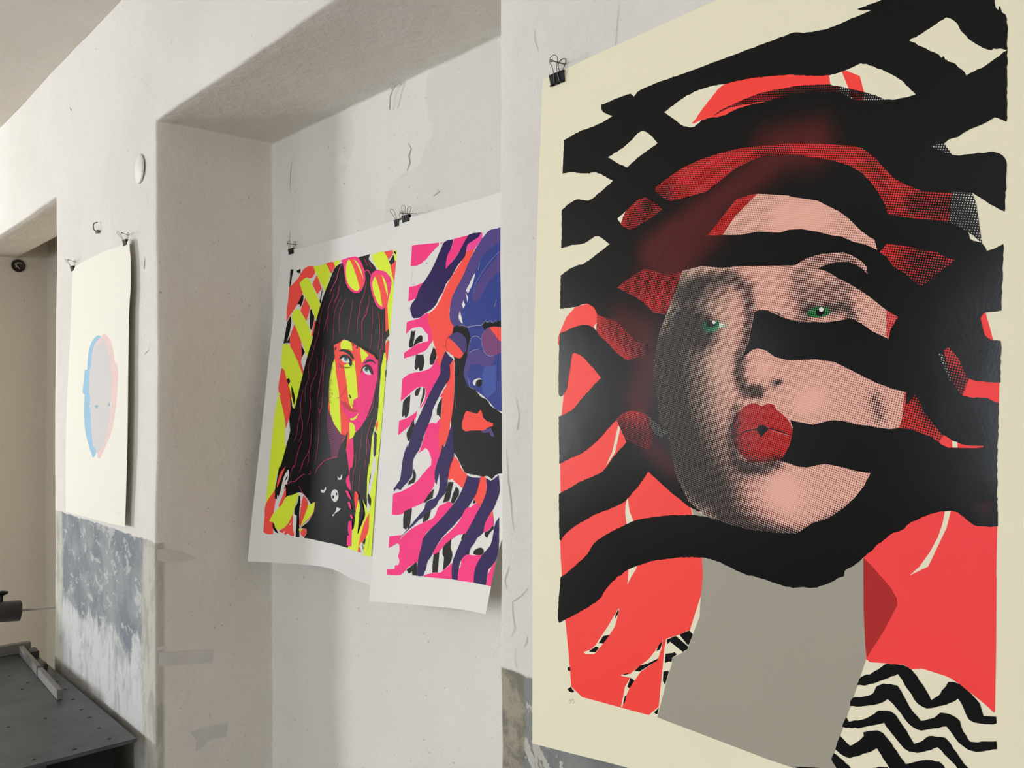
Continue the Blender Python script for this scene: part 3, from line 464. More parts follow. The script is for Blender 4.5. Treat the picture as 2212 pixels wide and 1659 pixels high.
SH['2'] = '''
paperW -|188 178 762 240 1705 354 2573 336 4115 363 7389 297 7550 297 7143 4615 6707 8614 6435 10964 6070 10882 5203 10795 4627 10676 4227 10627 3933 10619 3378 10631 2628 10682 1472 10764 -2 10879 -19 9140 9 5679 15 2629
ink r|928 980 1145 1001 1061 1372 1028 1549 951 1619
ink r|1381 1060 1649 1048 1668 1247 1597 1149 1553 1195 1395 1113
coralN r|951 1614 1466 1365 1931 1054 2534 1079 2661 1249 2545 1384 2381 1441 2027 1389 1675 1566 1922 1718 1897 1892 1810 1985 1642 2198 1377 2430 1152 2591 961 2808 915 2392 951 2007
coralN r|3281 1072 3748 1075 3885 1248 3662 1438
coralN r|2717 1404 2817 1440 3121 1864 2855 2022 2494 1652
coralN r|2067 2059 2446 2392 2380 2635 2263 2850 1828 2466
yellow r|1643 1524 2027 1389 2288 1480 2564 1759 2835 2057 3049 2321 3107 2448 2950 2729 2874 2882 2659 2608 2116 2064 1832 1785
yellow r|2509 1076 2973 1088 3306 1085 3638 1423 3501 1709 3340 1984 3133 1744 3030 1659 2654 1273
yellow -|3771 1066 4226 1075 3925 1301
ink r|3164 1832 3163 1966 3098 2350 3023 2295 3074 2104
ink r|1875 1915 1986 2002 1960 2175 1814 2364 1750 2258 1599 2245
ink r|2467 2493 2550 2476 2612 2604 2743 2737 2720 2957 2637 3172 2526 3091
coralN r|2770 2862 2884 2895 2720 3386 2637 3344
ink r|1203 2595 1288 2754 1239 3134 1077 3507 882 3523 946 3167 1033 2787
coralN r|1498 2897 1783 3193 2008 3457 2124 4008 1797 3994 1299 3519 1308 3265
ink r|1263 3288 1299 3519 1077 3507
ink -|2037 3608 2292 3869 2121 4060
yellow r|1381 2455 1672 2403 1888 2547 2263 2850 2703 3446 2688 3740 2583 4027 2451 4059 2114 3549 2122 3612 1555 2951 1272 2651
coralN r|1296 3505 2043 3545 2129 4046 2098 4169 2297 4497 2243 4619 1915 4187 1588 3848 1369 3661
yellow r|859 3533 1157 3549 1369 3661 1588 3848 1915 4187 2267 4632 2113 5036 1888 5752 1601 5279 1359 4874 882 4252 842 3866
coralN r|899 4355 1076 4411 1263 4695 1467 4976 1647 5279 1682 5479 1691 5777 1483 6389 1336 5979 1024 5425 898 5221 817 5017 838 4711
ink r|1294 4746 1427 4699 1537 4814 1423 4925
ink r|1600 4941 1763 5131 1898 5405 1869 5603 1699 5329
ink r|1541 5178 1644 5429 1689 5429 1764 5653 1888 5752 1875 5999 1796 6421 1727 6397 1634 6026 1691 5777
paperW -|1906 5678 1986 5752 1876 6004
yellow r|864 5157 1020 5248 906 5272 1209 5728 1384 6153 1509 6898 1569 7020 1354 7671 1146 8025 1142 8447 797 8844 689 8914 703 7546 728 6034 781 5653
coralN r|691 8926 1137 8411 1208 8765 1180 9014 1145 9215 1043 9371 1223 9480 1209 9678 1234 9860 869 9886 694 9823 685 9351
coralN r|2230 9056 2241 9537 2368 9802 2153 9823 1987 9758 1914 9821 1750 9788 1502 9737 1845 9573 2097 9309
ink r|1166 9509 1345 9469 1344 9617 1511 9810 1345 9776 1182 9631
ink r|3835 1314 4099 1202 4322 1170 4802 1102 5190 1117 5899 1107 5821 1255 6233 1598 6476 1959 6719 2754 6747 3480 6898 3402 6926 3600 6806 3681 6732 3786 6775 4201 6698 4079 6553 4512 6483 4884 6417 5433 6388 5939 6173 6383 6109 6872 6011 7449 5926 7761 5921 8315 5860 8829 5723 9108 5500 9486 5511 9239 5642 8759 5522 8389 5421 8687 5333 9323 5234 9602 5028 9912 4443 9865 3698 9849 3318 9829 2857 9827 2978 9661 2947 9522 2637 9545 3151 9173 3344 8661 3115 8737 2944 8595 2733 8466 2486 8411 2170 8504 1849 8574 1775 8640 1743 8385 1568 8322 1456 8428 1326 8708 1179 8705 1139 8423 1185 8147 1239 7772 1333 7519 1332 7672 1565 6996 1749 6397 1657 6026 1697 5653 1907 5727 2246 4644 2451 4059 2671 3578 2706 3471 2875 2894 3102 2399 3340 1984 3547 1714
paperW r|1828 7706 1848 7938 1782 8187 1681 8217 1590 8493 1393 8900 1311 8906 1285 8562 1409 8702 1537 8078 1673 7824
coralN r|1645 7604 1576 7731 1254 8341 1220 8244 1377 7839
coralN r|1728 8263 1770 8604 1633 8833 1491 9016 1414 8898 1600 8566
yellow r|2470 8460 2292 8882 2230 9056 2097 9309 1845 9573 1496 9689 1327 9643 1227 9504 971 9451 1145 9215 1406 8997 1558 8888 1773 8628 2170 8504 2367 8442
paperW r|2548 8431 2773 8464 2606 8811 2442 8775 2438 9136 2557 9126 2579 9555 2659 9572 2701 9818 2372 9850 2281 9534 2223 9177 2267 9029
ink r|2475 8508 2558 8526 2586 8812 2536 8912 2632 9825 2431 9844 2426 9401 2421 9161 2297 9123 2297 8930 2402 8778
coralN r|2695 8493 2931 8668 2955 8809 2799 9178 2669 9475 2592 9410 2594 9099 2610 8858
yellow -|3078 8776 3266 8667 3326 8686 3290 8972 3110 9152 2745 9445 2674 9439 2799 9178 2961 8879 2959 8761
coralN r|2666 9643 2756 9563 2928 9524 2968 9674 2836 9805 2713 9734
yellow r|2579 9555 2756 9563 2666 9643 2586 9626
coralN -|3965 3731 4259 3676 4546 3570 5007 3704 5577 3927 6128 4132 6379 4307 6332 4880 6118 5498 5827 5988 5533 6284 5159 6518 5220 7128 5158 7491 4969 7500 4964 7366 4832 6960 4903 6386 4702 6666 4554 6808 4380 7219 4069 7247 4031 6941 3784 6243 3812 5771 3800 5299 3808 4826 3960 4286 4076 4125 3985 3720
pink -|5570 4344 5896 4132 6379 4296 6332 4880 6118 5498 5827 5988 5533 6284 5159 6518 5187 7265 5083 7495 4975 7456 4853 7005 4991 6636 5271 6447 5224 6198 4970 6122 4620 5769 4423 5456 5016 5836 5441 5800 5168 5721 5157 5437 5389 5381 5430 4861
yellow r|4372 3810 4386 3693 4548 3597 4925 3699 5038 3958 4729 3897 4485 3979
yellow r|5436 3862 5895 4121 5550 4348 5484 4137
yellow -|4589 4378 5151 4260 5268 4743 5369 5381 5157 5448 5082 5726 4925 5539 4856 5308 4732 4799
yellow -|4080 4184 4213 4647 4388 5188 4498 5885 4545 6490 4164 6191 3943 5888 3829 5299 3821 4826 3960 4286
coralN -|4097 4126 4183 4153 4429 5188 4492 5769 4493 6232 4452 5769 4368 5188 4169 4599
yellow -|4970 6122 5145 6154 5245 6243 5289 6401 5181 6574 4991 6640
yellow -|4992 6008 5178 5994 5329 5914 5434 5834 5332 5993 5181 6063 5026 6064
plum h|3783 5653 3943 5888 4164 6191 4538 6490 4774 6538 4664 6667 4554 6808 4380 7219 4069 7247 4031 6941 3784 6243
lipdk -|4452 5467 4767 5538 5010 5681 5129 5722 5449 5800 5133 5831 4936 5779 4654 5653
ink -|3947 3540 4004 3548 3941 3637
ink -|4004 3548 4060 3556 3998 3649
ink -|4060 3553 4116 3561 4049 3657
ink -|4116 3561 4171 3569 4101 3671
ink -|4171 3567 4227 3574 4165 3665
ink -|4227 3572 4282 3580 4217 3682
ink -|4277 3554 4332 3561 4284 3613
ink -|4326 3533 4381 3541 4323 3617
ink -|4376 3515 4431 3523 4361 3626
ink -|4425 3494 4480 3502 4418 3590
ink -|4474 3474 4529 3482 4464 3585
ink -|4529 3489 4584 3496 4537 3552
ink -|4585 3503 4639 3511 4585 3587
ink -|4644 3519 4698 3526 4647 3589
ink -|4699 3533 4753 3541 4695 3621
ink -|4753 3546 4807 3554 4749 3636
ink -|4812 3561 4865 3568 4818 3619
ink -|4866 3575 4920 3583 4869 3645
ink -|4920 3590 4973 3598 4923 3662
ink -|4978 3602 5031 3610 4966 3710
ink -|5024 3623 5077 3631 5015 3720
ink -|5073 3642 5126 3650 5080 3707
ink -|5123 3661 5176 3669 5110 3759
ink -|5168 3680 5221 3687 5174 3740
ink -|5217 3698 5270 3706 5213 3787
ink -|5266 3717 5319 3722 5273 3777
ink -|5311 3733 5363 3740 5321 3788
ink -|5360 3752 5412 3759 5348 3858
ink -|5409 3770 5461 3777 5411 3838
ink -|5453 3788 5505 3796 5459 3857
ink -|5501 3807 5553 3814 5485 3919
ink -|5550 3827 5601 3834 5537 3931
ink -|5594 3843 5645 3850 5596 3916
ink -|5642 3861 5693 3868 5629 3971
ink -|5690 3880 5741 3887 5684 3965
ink -|5733 3897 5784 3905 5728 3990
ink -|5781 3916 5832 3923 5787 3981
ink -|5828 3934 5879 3941 5812 4041
ink -|5872 3949 5922 3956 5866 4043
ink -|5919 3967 5970 3974 5906 4076
ink -|5966 3985 6016 3992 5953 4090
ink -|6009 4003 6059 4010 6011 4074
ink -|6056 4021 6106 4027 6054 4094
ink -|6103 4038 6153 4045 6104 4101
ink -|6130 4064 6180 4071 6135 4127
ink -|6161 4092 6211 4099 6166 4148
ink -|6189 4118 6239 4124 6190 4189
ink -|6220 4146 6270 4152 6214 4234
ink -|6247 4174 6297 4180 6256 4227
ink -|6278 4199 6328 4206 6269 4292
ink -|6306 4227 6355 4233 6307 4300
ink -|3983 3876 3984 3892 4087 3904
ink -|3981 3901 3982 3918 4123 3941
ink -|3978 3930 3979 3946 4095 3961
ink -|3976 3956 3977 3972 4084 3986
ink -|3973 3984 3974 4001 4090 4015
ink -|3971 4010 3972 4026 4104 4046
ink -|3969 4038 3970 4055 4055 4063
ink -|3966 4064 3967 4081 4117 4106
ink -|3964 4092 3965 4109 4050 4117
ink -|3961 4118 3962 4135 4095 4154
ink -|3959 4146 3960 4163 4101 4185
ink -|3956 4172 3958 4189 4043 4197
ink -|3954 4201 3955 4217 4091 4237
ink -|3952 4229 3953 4246 4059 4257
ink -|3941 4255 3942 4271 4070 4288
ink -|3934 4280 3935 4297 4020 4305
ink -|3927 4306 3929 4323 4018 4331
ink -|3921 4332 3922 4348 4020 4359
ink -|3910 4358 3911 4374 4064 4396
ink -|3903 4383 3904 4400 4002 4410
ink -|3897 4409 3898 4426 4034 4444
ink -|3890 4435 3891 4452 4040 4473
ink -|3883 4463 3885 4480 4033 4501
ink -|3873 4489 3874 4505 3984 4516
ink -|3866 4515 3867 4531 3977 4544
ink -|3859 4541 3860 4557 3979 4572
ink -|3853 4566 3854 4583 3989 4601
ink -|3842 4592 3843 4609 3936 4618
ink -|3835 4618 3836 4635 3972 4652
ink -|3829 4644 3830 4660 3970 4681
ink -|3822 4670 3823 4686 3963 4706
ink -|3816 4698 3817 4715 3901 4721
ink -|3813 4724 3814 4741 3963 4761
ink -|3811 4750 3812 4767 3901 4776
ink -|3809 4778 3810 4795 3979 4820
ink -|3806 4804 3808 4821 4023 4856
ink -|3804 4830 3805 4847 4067 4892
ink -|3802 4859 3803 4875 3972 4900
ink -|3800 4885 3801 4901 4066 4946
ink -|3797 4911 3798 4927 4001 4959
ink -|3795 4939 3796 4956 3960 4978
ink -|3793 4965 3794 4982 3962 5006
ink -|3790 4991 3792 5008 3935 5027
ink -|3788 5019 3789 5036 3915 5050
ink -|3786 5045 3787 5062 3926 5081
ink -|3784 5071 3785 5088 4011 5124
ink -|3781 5100 3783 5116 4055 5160
ink -|3779 5126 3780 5142 3923 5161
ink -|3781 5152 3782 5168 3904 5182
ink -|3779 5178 3780 5194 4056 5240
ink -|3781 5206 3782 5223 3983 5251
ink -|3778 5232 3779 5249 3964 5274
ink -|3780 5258 3781 5275 3936 5295
ink -|3778 5284 3779 5301 3992 5333
ink -|3780 5313 3781 5329 4027 5367
ink -|3782 5339 3783 5355 3971 5383
ink -|3779 5365 3781 5381 3964 5406
ink -|3781 5391 3782 5407 3907 5422
ink -|3779 5419 3780 5436 4042 5475
ink -|3781 5445 3782 5462 3903 5474
ink -|3779 5471 3780 5488 3975 5514
ink -|3781 5497 3782 5514 4031 5552
ink -|4210 4389 4222 4385 4329 4440
ink -|4256 4400 4268 4396 4375 4450
ink -|4307 4411 4319 4407 4425 4461
ink -|4357 4422 4369 4418 4475 4472
ink -|4403 4433 4415 4428 4521 4483
ink -|4453 4444 4465 4439 4571 4494
ink -|4503 4457 4515 4453 4620 4507
ink -|4552 4454 4564 4450 4669 4504
ink -|4605 4451 4617 4447 4722 4501
ink -|4654 4448 4666 4444 4770 4498
ink -|4707 4445 4719 4441 4823 4495
ink -|4755 4442 4767 4438 4871 4492
ink -|4808 4439 4820 4435 4923 4489
ink -|4856 4436 4868 4432 4971 4486
ink -|4909 4435 4921 4431 5024 4485
ink -|4940 4413 4952 4409 5055 4463
ink -|4971 4391 4983 4387 5086 4441
ink -|5003 4370 5014 4365 5117 4419
ink -|5034 4348 5046 4344 5148 4398
ink -|3810 5865 3812 5887 4101 5958
ink -|3815 5929 3816 5950 4133 6020
ink -|3819 5993 3821 6014 4165 6083
ink -|3824 6056 3825 6077 4197 6146
ink -|3828 6120 3829 6141 4229 6208
ink -|3832 6183 3834 6205 4261 6271
ink -|3837 6247 3838 6268 4292 6333
ink -|3849 6310 3851 6331 4331 6395
ink -|3862 6373 3863 6395 4370 6457
ink -|3878 6437 3879 6458 4413 6519
ink -|3890 6500 3892 6521 4452 6580
ink -|3906 6563 3908 6584 4494 6642
ink -|3919 6626 3920 6647 4470 6705
ink -|3931 6689 3932 6710 4450 6768
ink -|3947 6752 3948 6773 4434 6830
ink -|3959 6814 3960 6835 4418 6893
ink -|3975 6877 3976 6898 4398 6957
ink -|3987 6940 3988 6961 4381 7020
ink -|3999 7003 4000 7024 4361 7083
ink -|4015 7065 4016 7086 4345 7146
ink -|4026 7128 4028 7149 4329 7209
ink -|4042 7190 4043 7211 4309 7272
pink -|4466 5514 4735 5699 5016 5825 5422 5811 5330 5925 5023 5996 4784 5906
ink s|4274 3927 4438 3883 4688 3900 4896 3962 5063 4085 5140 4203 5069 4223 4902 4101 4651 3986 4442 3953
ink s|4164 4188 4330 4171 4429 4081 4696 4058 4924 4148 5022 4255 5035 4371 4936 4418 4830 4313 4704 4220 4536 4156 4413 4174
paperW s|4435 4191 4536 4144 4720 4128 4858 4203 4903 4309 4749 4319 4542 4272
teal s|4585 4134 4720 4128 4824 4167 4819 4236 4726 4263 4622 4229
ink s|4658 4126 4761 4130 4775 4181 4702 4192 4652 4160
ink L14|4304 4294 4404 4372 4592 4437 4877 4453
ink s|5629 4369 5745 4306 5899 4255 6092 4278 6228 4357 6275 4414 6093 4330 5900 4323 5746 4351
ink s|5513 4648 5556 4525 5690 4427 5825 4398 6000 4460 6098 4564 6140 4710 6024 4662 5906 4535 5749 4474 5634 4516
paperW s|5604 4560 5672 4483 5749 4474 5906 4547 6063 4707 5910 4710 5754 4666
teal s|5712 4518 5827 4499 5906 4547 5888 4607 5800 4622 5721 4579
ink s|5742 4497 5847 4493 5875 4546 5798 4573 5751 4535
ink s|4895 5286 4974 5298 5037 5390 4959 5401
greyk L14|5032 5447 5053 5585 5133 5635 5241 5608 5276 5505
ink L12|4229 5396 4438 5351 4593 5237 4726 5100 4830 5004
ink L16|4021 5207 4006 5301
greyk L8|5745 5754 5785 5810 5748 5855
pink s|4204 1085 4713 1055 5190 1105 5451 1345 5628 1663 5628 1935 5418 2165 5191 2200 4851 2097 4581 1848 4467 1530 4370 1235
yellow s|4569 1236 4694 1111 4941 1282 5171 1703 5373 2069 5231 2141 4977 2075 4689 1859 4556 1564
coralN -|4737 1112 4976 1124 5506 1717 5593 1886 5476 2068 5361 2079 5171 1703 4944 1352
yellow -|4977 1129 5240 1296 5438 1549 5571 1838 5420 1639 5200 1360
pink s|5995 1705 6154 1644 6312 1625 6667 1715 6862 1847 7016 1996 6988 2254 6889 2550 6795 2717 6566 2812 6293 2696 6091 2433 5944 2104 5926 1877
yellow s|6079 1894 6157 1813 6237 1844 6442 2266 6565 2741 6370 2640 6128 2324 6034 2023
coralN -|6164 1746 6334 1743 6493 1795 6712 2226 6840 2611 6681 2751 6573 2742 6442 2266
yellow s|6520 1798 6670 1936 6808 2192 6850 2503 6712 2226
pink L26|5565 1633 5666 1576 5768 1577 5893 1670 5965 1791
pink L24|4300 1180 4113 1394 3997 1667 3830 1840 3623 2083
paperW -|5899 1107 6064 1218 5987 1366 5820 1243
yellow r|5981 1140 6640 1142 6857 1408 7052 1738 7139 2031 7155 2467 7101 2787 6938 3645 6877 3205 6833 2698 7000 2256 7016 1996 6706 1720 6392 1639 6067 1342
coralN -|6639 1138 7046 1140 7105 1244 6876 1393
ink r|6903 1458 7124 1290 7182 1363 7202 1474 7005 1591 6954 1530
yellow r|7123 1181 7199 1170 7294 1161 7259 1503 7183 1450
coralN r|6974 1598 7259 1470 7206 1843 7162 2055 7053 1826
ink r|7142 1184 7237 1218 7269 1309 7181 1254
coralN -|6712 2776 6825 2709 6898 3402 6747 3484
yellow -|6773 4082 6825 3670 6883 3804 6813 4237 6714 5326 6546 6638 6412 7429 6171 10032 5747 10033 5880 9646 6005 8861 5921 8315 5926 7761 6008 7313 6029 7428 6139 6539 6389 5983 6490 5323 6553 4512 6698 4101
coralN r|6770 3842 6882 3738 6940 3807 6887 4196 6833 4390 6774 4126
paperW r|6833 4390 6782 4847 6786 4519
ink r|6771 4563 6825 4651 6812 4825 6774 4803
paperW -|6410 6159 6157 7442 6187 7090 6211 6427
coralN -|6408 6027 6436 6158 6377 6401 6300 6204
ink r|6254 6360 6378 6445 6341 7084 6280 7141 6215 7045
paperW -|6333 7040 6358 7432 6201 7855 6064 8239 6055 8681 5951 8866 5928 8647 5986 7979 6122 7529 6155 7356
ink r|6123 7573 6091 7795 6058 7963 6037 7798
ink r|5990 8177 6139 8387 6101 8611 5958 8379
yellow r|5485 8369 5601 8584 5642 8781 5529 9260 5517 9462 5723 9108 5861 8852 5741 8395 5891 8605 6005 8861 5876 9492 5514 9964 5046 9910 5114 9806 5240 9804 5244 9376 5331 9278 5406 8778
ink r|5632 8403 5786 8747 5702 8999 5514 9350 5500 9486 5573 8899
coralN r|5332 8200 5442 8192 5520 8344 5423 8732 5388 8780 5321 8426
coralN r|6057 8780 6015 9302 5842 9562 5703 9687 5591 9788 5657 9981 5532 9962 5628 9562 5796 9146 5952 8910
paperW r|5684 9667 5852 9981 5728 9995 5634 9784
ink r|5842 9562 5896 9578 5846 9738 5755 9660
greyk L5|6106 9403 6024 9741 5929 9928
greyk L5|6384 7931 6335 8219 6268 8531
pink L13|3417 7565 3568 7452 3760 7344 4070 7254 4400 7218
pink L14|1743 8214 2040 8086 2205 8077 2358 7972 2671 7822 2754 7830
pink L10|2914 7810 3033 7780 2983 7675
pink L14|3275 7791 3417 7571 3665 7418
pink L14|2431 8197 2646 8400 2819 8532 2943 8667
pink L16|3324 8663 3298 8972 3075 9203 2816 9367 2657 9548
pink r|4964 7360 5153 7352 5064 7515 5038 7811 5103 8034 5109 8192 4956 8089 4853 7890 4906 7796 5016 7721
pink r|4878 8207 4979 8189 5076 8285 5193 8462 5023 8379
pink r|5003 8517 5122 8530 5204 8772 5072 8670
pink r|5118 8915 5208 8885 5286 9002 5176 9000
pink r|5063 9112 5215 9075 5244 9376 5224 9850 5007 9829 5021 9533 5122 9523 5045 9396 5047 9260
pink L8|4285 1651 4192 1925 4160 2111 3954 2330 3864 2608
pink L10|4167 1875 4079 2222 3917 2422
pink L12|3927 1946 3813 2221 3610 2491 3587 2753 3435 3079 3380 3220
pink L8|3577 2632 3617 2852 3566 3328
pink L12|4341 2200 4138 2441 3981 2713 3952 3233 3950 3517 3850 3630
pink L12|4647 2275 4443 2468 4284 2689 4239 3016 4282 3372
pink L10|4989 2353 4922 2718 4833 3058 4749 3470
pink L14|5716 1877 5605 2251 5411 2552 5340 2866 5267 3089 5280 3433
pink L18|5856 2591 5744 2875 5549 3041 5514 3221 5548 3654
pink L10|5890 2346 5856 2591 5625 2911
pink L10|6076 2655 6103 2970 6073 3370 6042 3748 5969 3968
pink L12|6373 2836 6456 3174 6463 3617 6375 4032
pink L9|6628 3077 6634 3517 6602 3976 6508 4004 6474 4289 6421 4507 6375 5146
pink L10|3389 2279 3211 2579 3107 2935 3053 3321 2901 3604 2762 4012
pink L10|2904 3640 2723 4070 2579 4408 2653 4679 2470 5042 2520 5507
pink L11|3058 4084 3079 4544 2812 4950 2764 5338 2826 5532 2783 5968 2686 6283
pink L12|3406 3786 3375 4457 3286 4934 3211 5293 3214 5581
pink L12|3632 3892 3517 4342 3490 4819 3507 5296 3472 5653 3366 5892 3374 6249 3360 6844 3250 7489
pink L8|3262 5653 3368 5916
pink L11|2342 5089 2254 5481 2274 5849 2164 6218 2120 6586 1975 6811
pink L11|2277 5874 2418 6166 2419 6580 2271 6778
pink L12|2936 6015 2959 6496 2886 7050 2627 7373 2486 7608
pink L10|2886 7050 2894 7362 2810 7557
pink L13|2459 6749 2266 7120 2160 7489 2114 7635 2063 7561 1900 7960
pink L8|2597 7488 2421 7787
pink L12|6228 5365 6159 5653 5903 5988
pink L12|6165 5985 5986 6343 5898 6567 5890 6990 5824 7327 5791 7501
pink L9|5917 6567 6055 6940
pink L9|5630 6372 5551 6891 5452 7321
pink L10|5367 7010 5345 7482 5273 7572 5229 7913 5203 8208
pink L8|5605 7443 5544 7894 5520 8322
pink L12|5572 1200 5764 1429
pink L10|5822 1300 5991 1547
paperW s|4429 7776 4490 7842 4574 7826 4619 7743 4668 7729 4661 7832 4626 7880 4455 7895
paperW s|3814 8148 3878 8180 3861 8274 3768 8338 3652 8341 3602 8291 3626 8247 3744 8270 3799 8220
paperW s|4318 8198 4453 8235 4508 8347 4485 8486 4358 8578 4223 8539 4139 8418 4169 8277
ink s|4233 8377 4291 8408 4288 8489 4219 8482 4197 8426
ink s|4407 8284 4457 8304 4449 8374 4396 8377 4371 8333
ink L8|4391 8493 4387 8562
paperW -|4441 8730 4517 8754 4656 8759 4541 8849 4358 8932 4305 9006 4242 9020 4229 8989 4321 8947 4409 8836
pencil L4|852 9994 901 9965 965 9983
'''
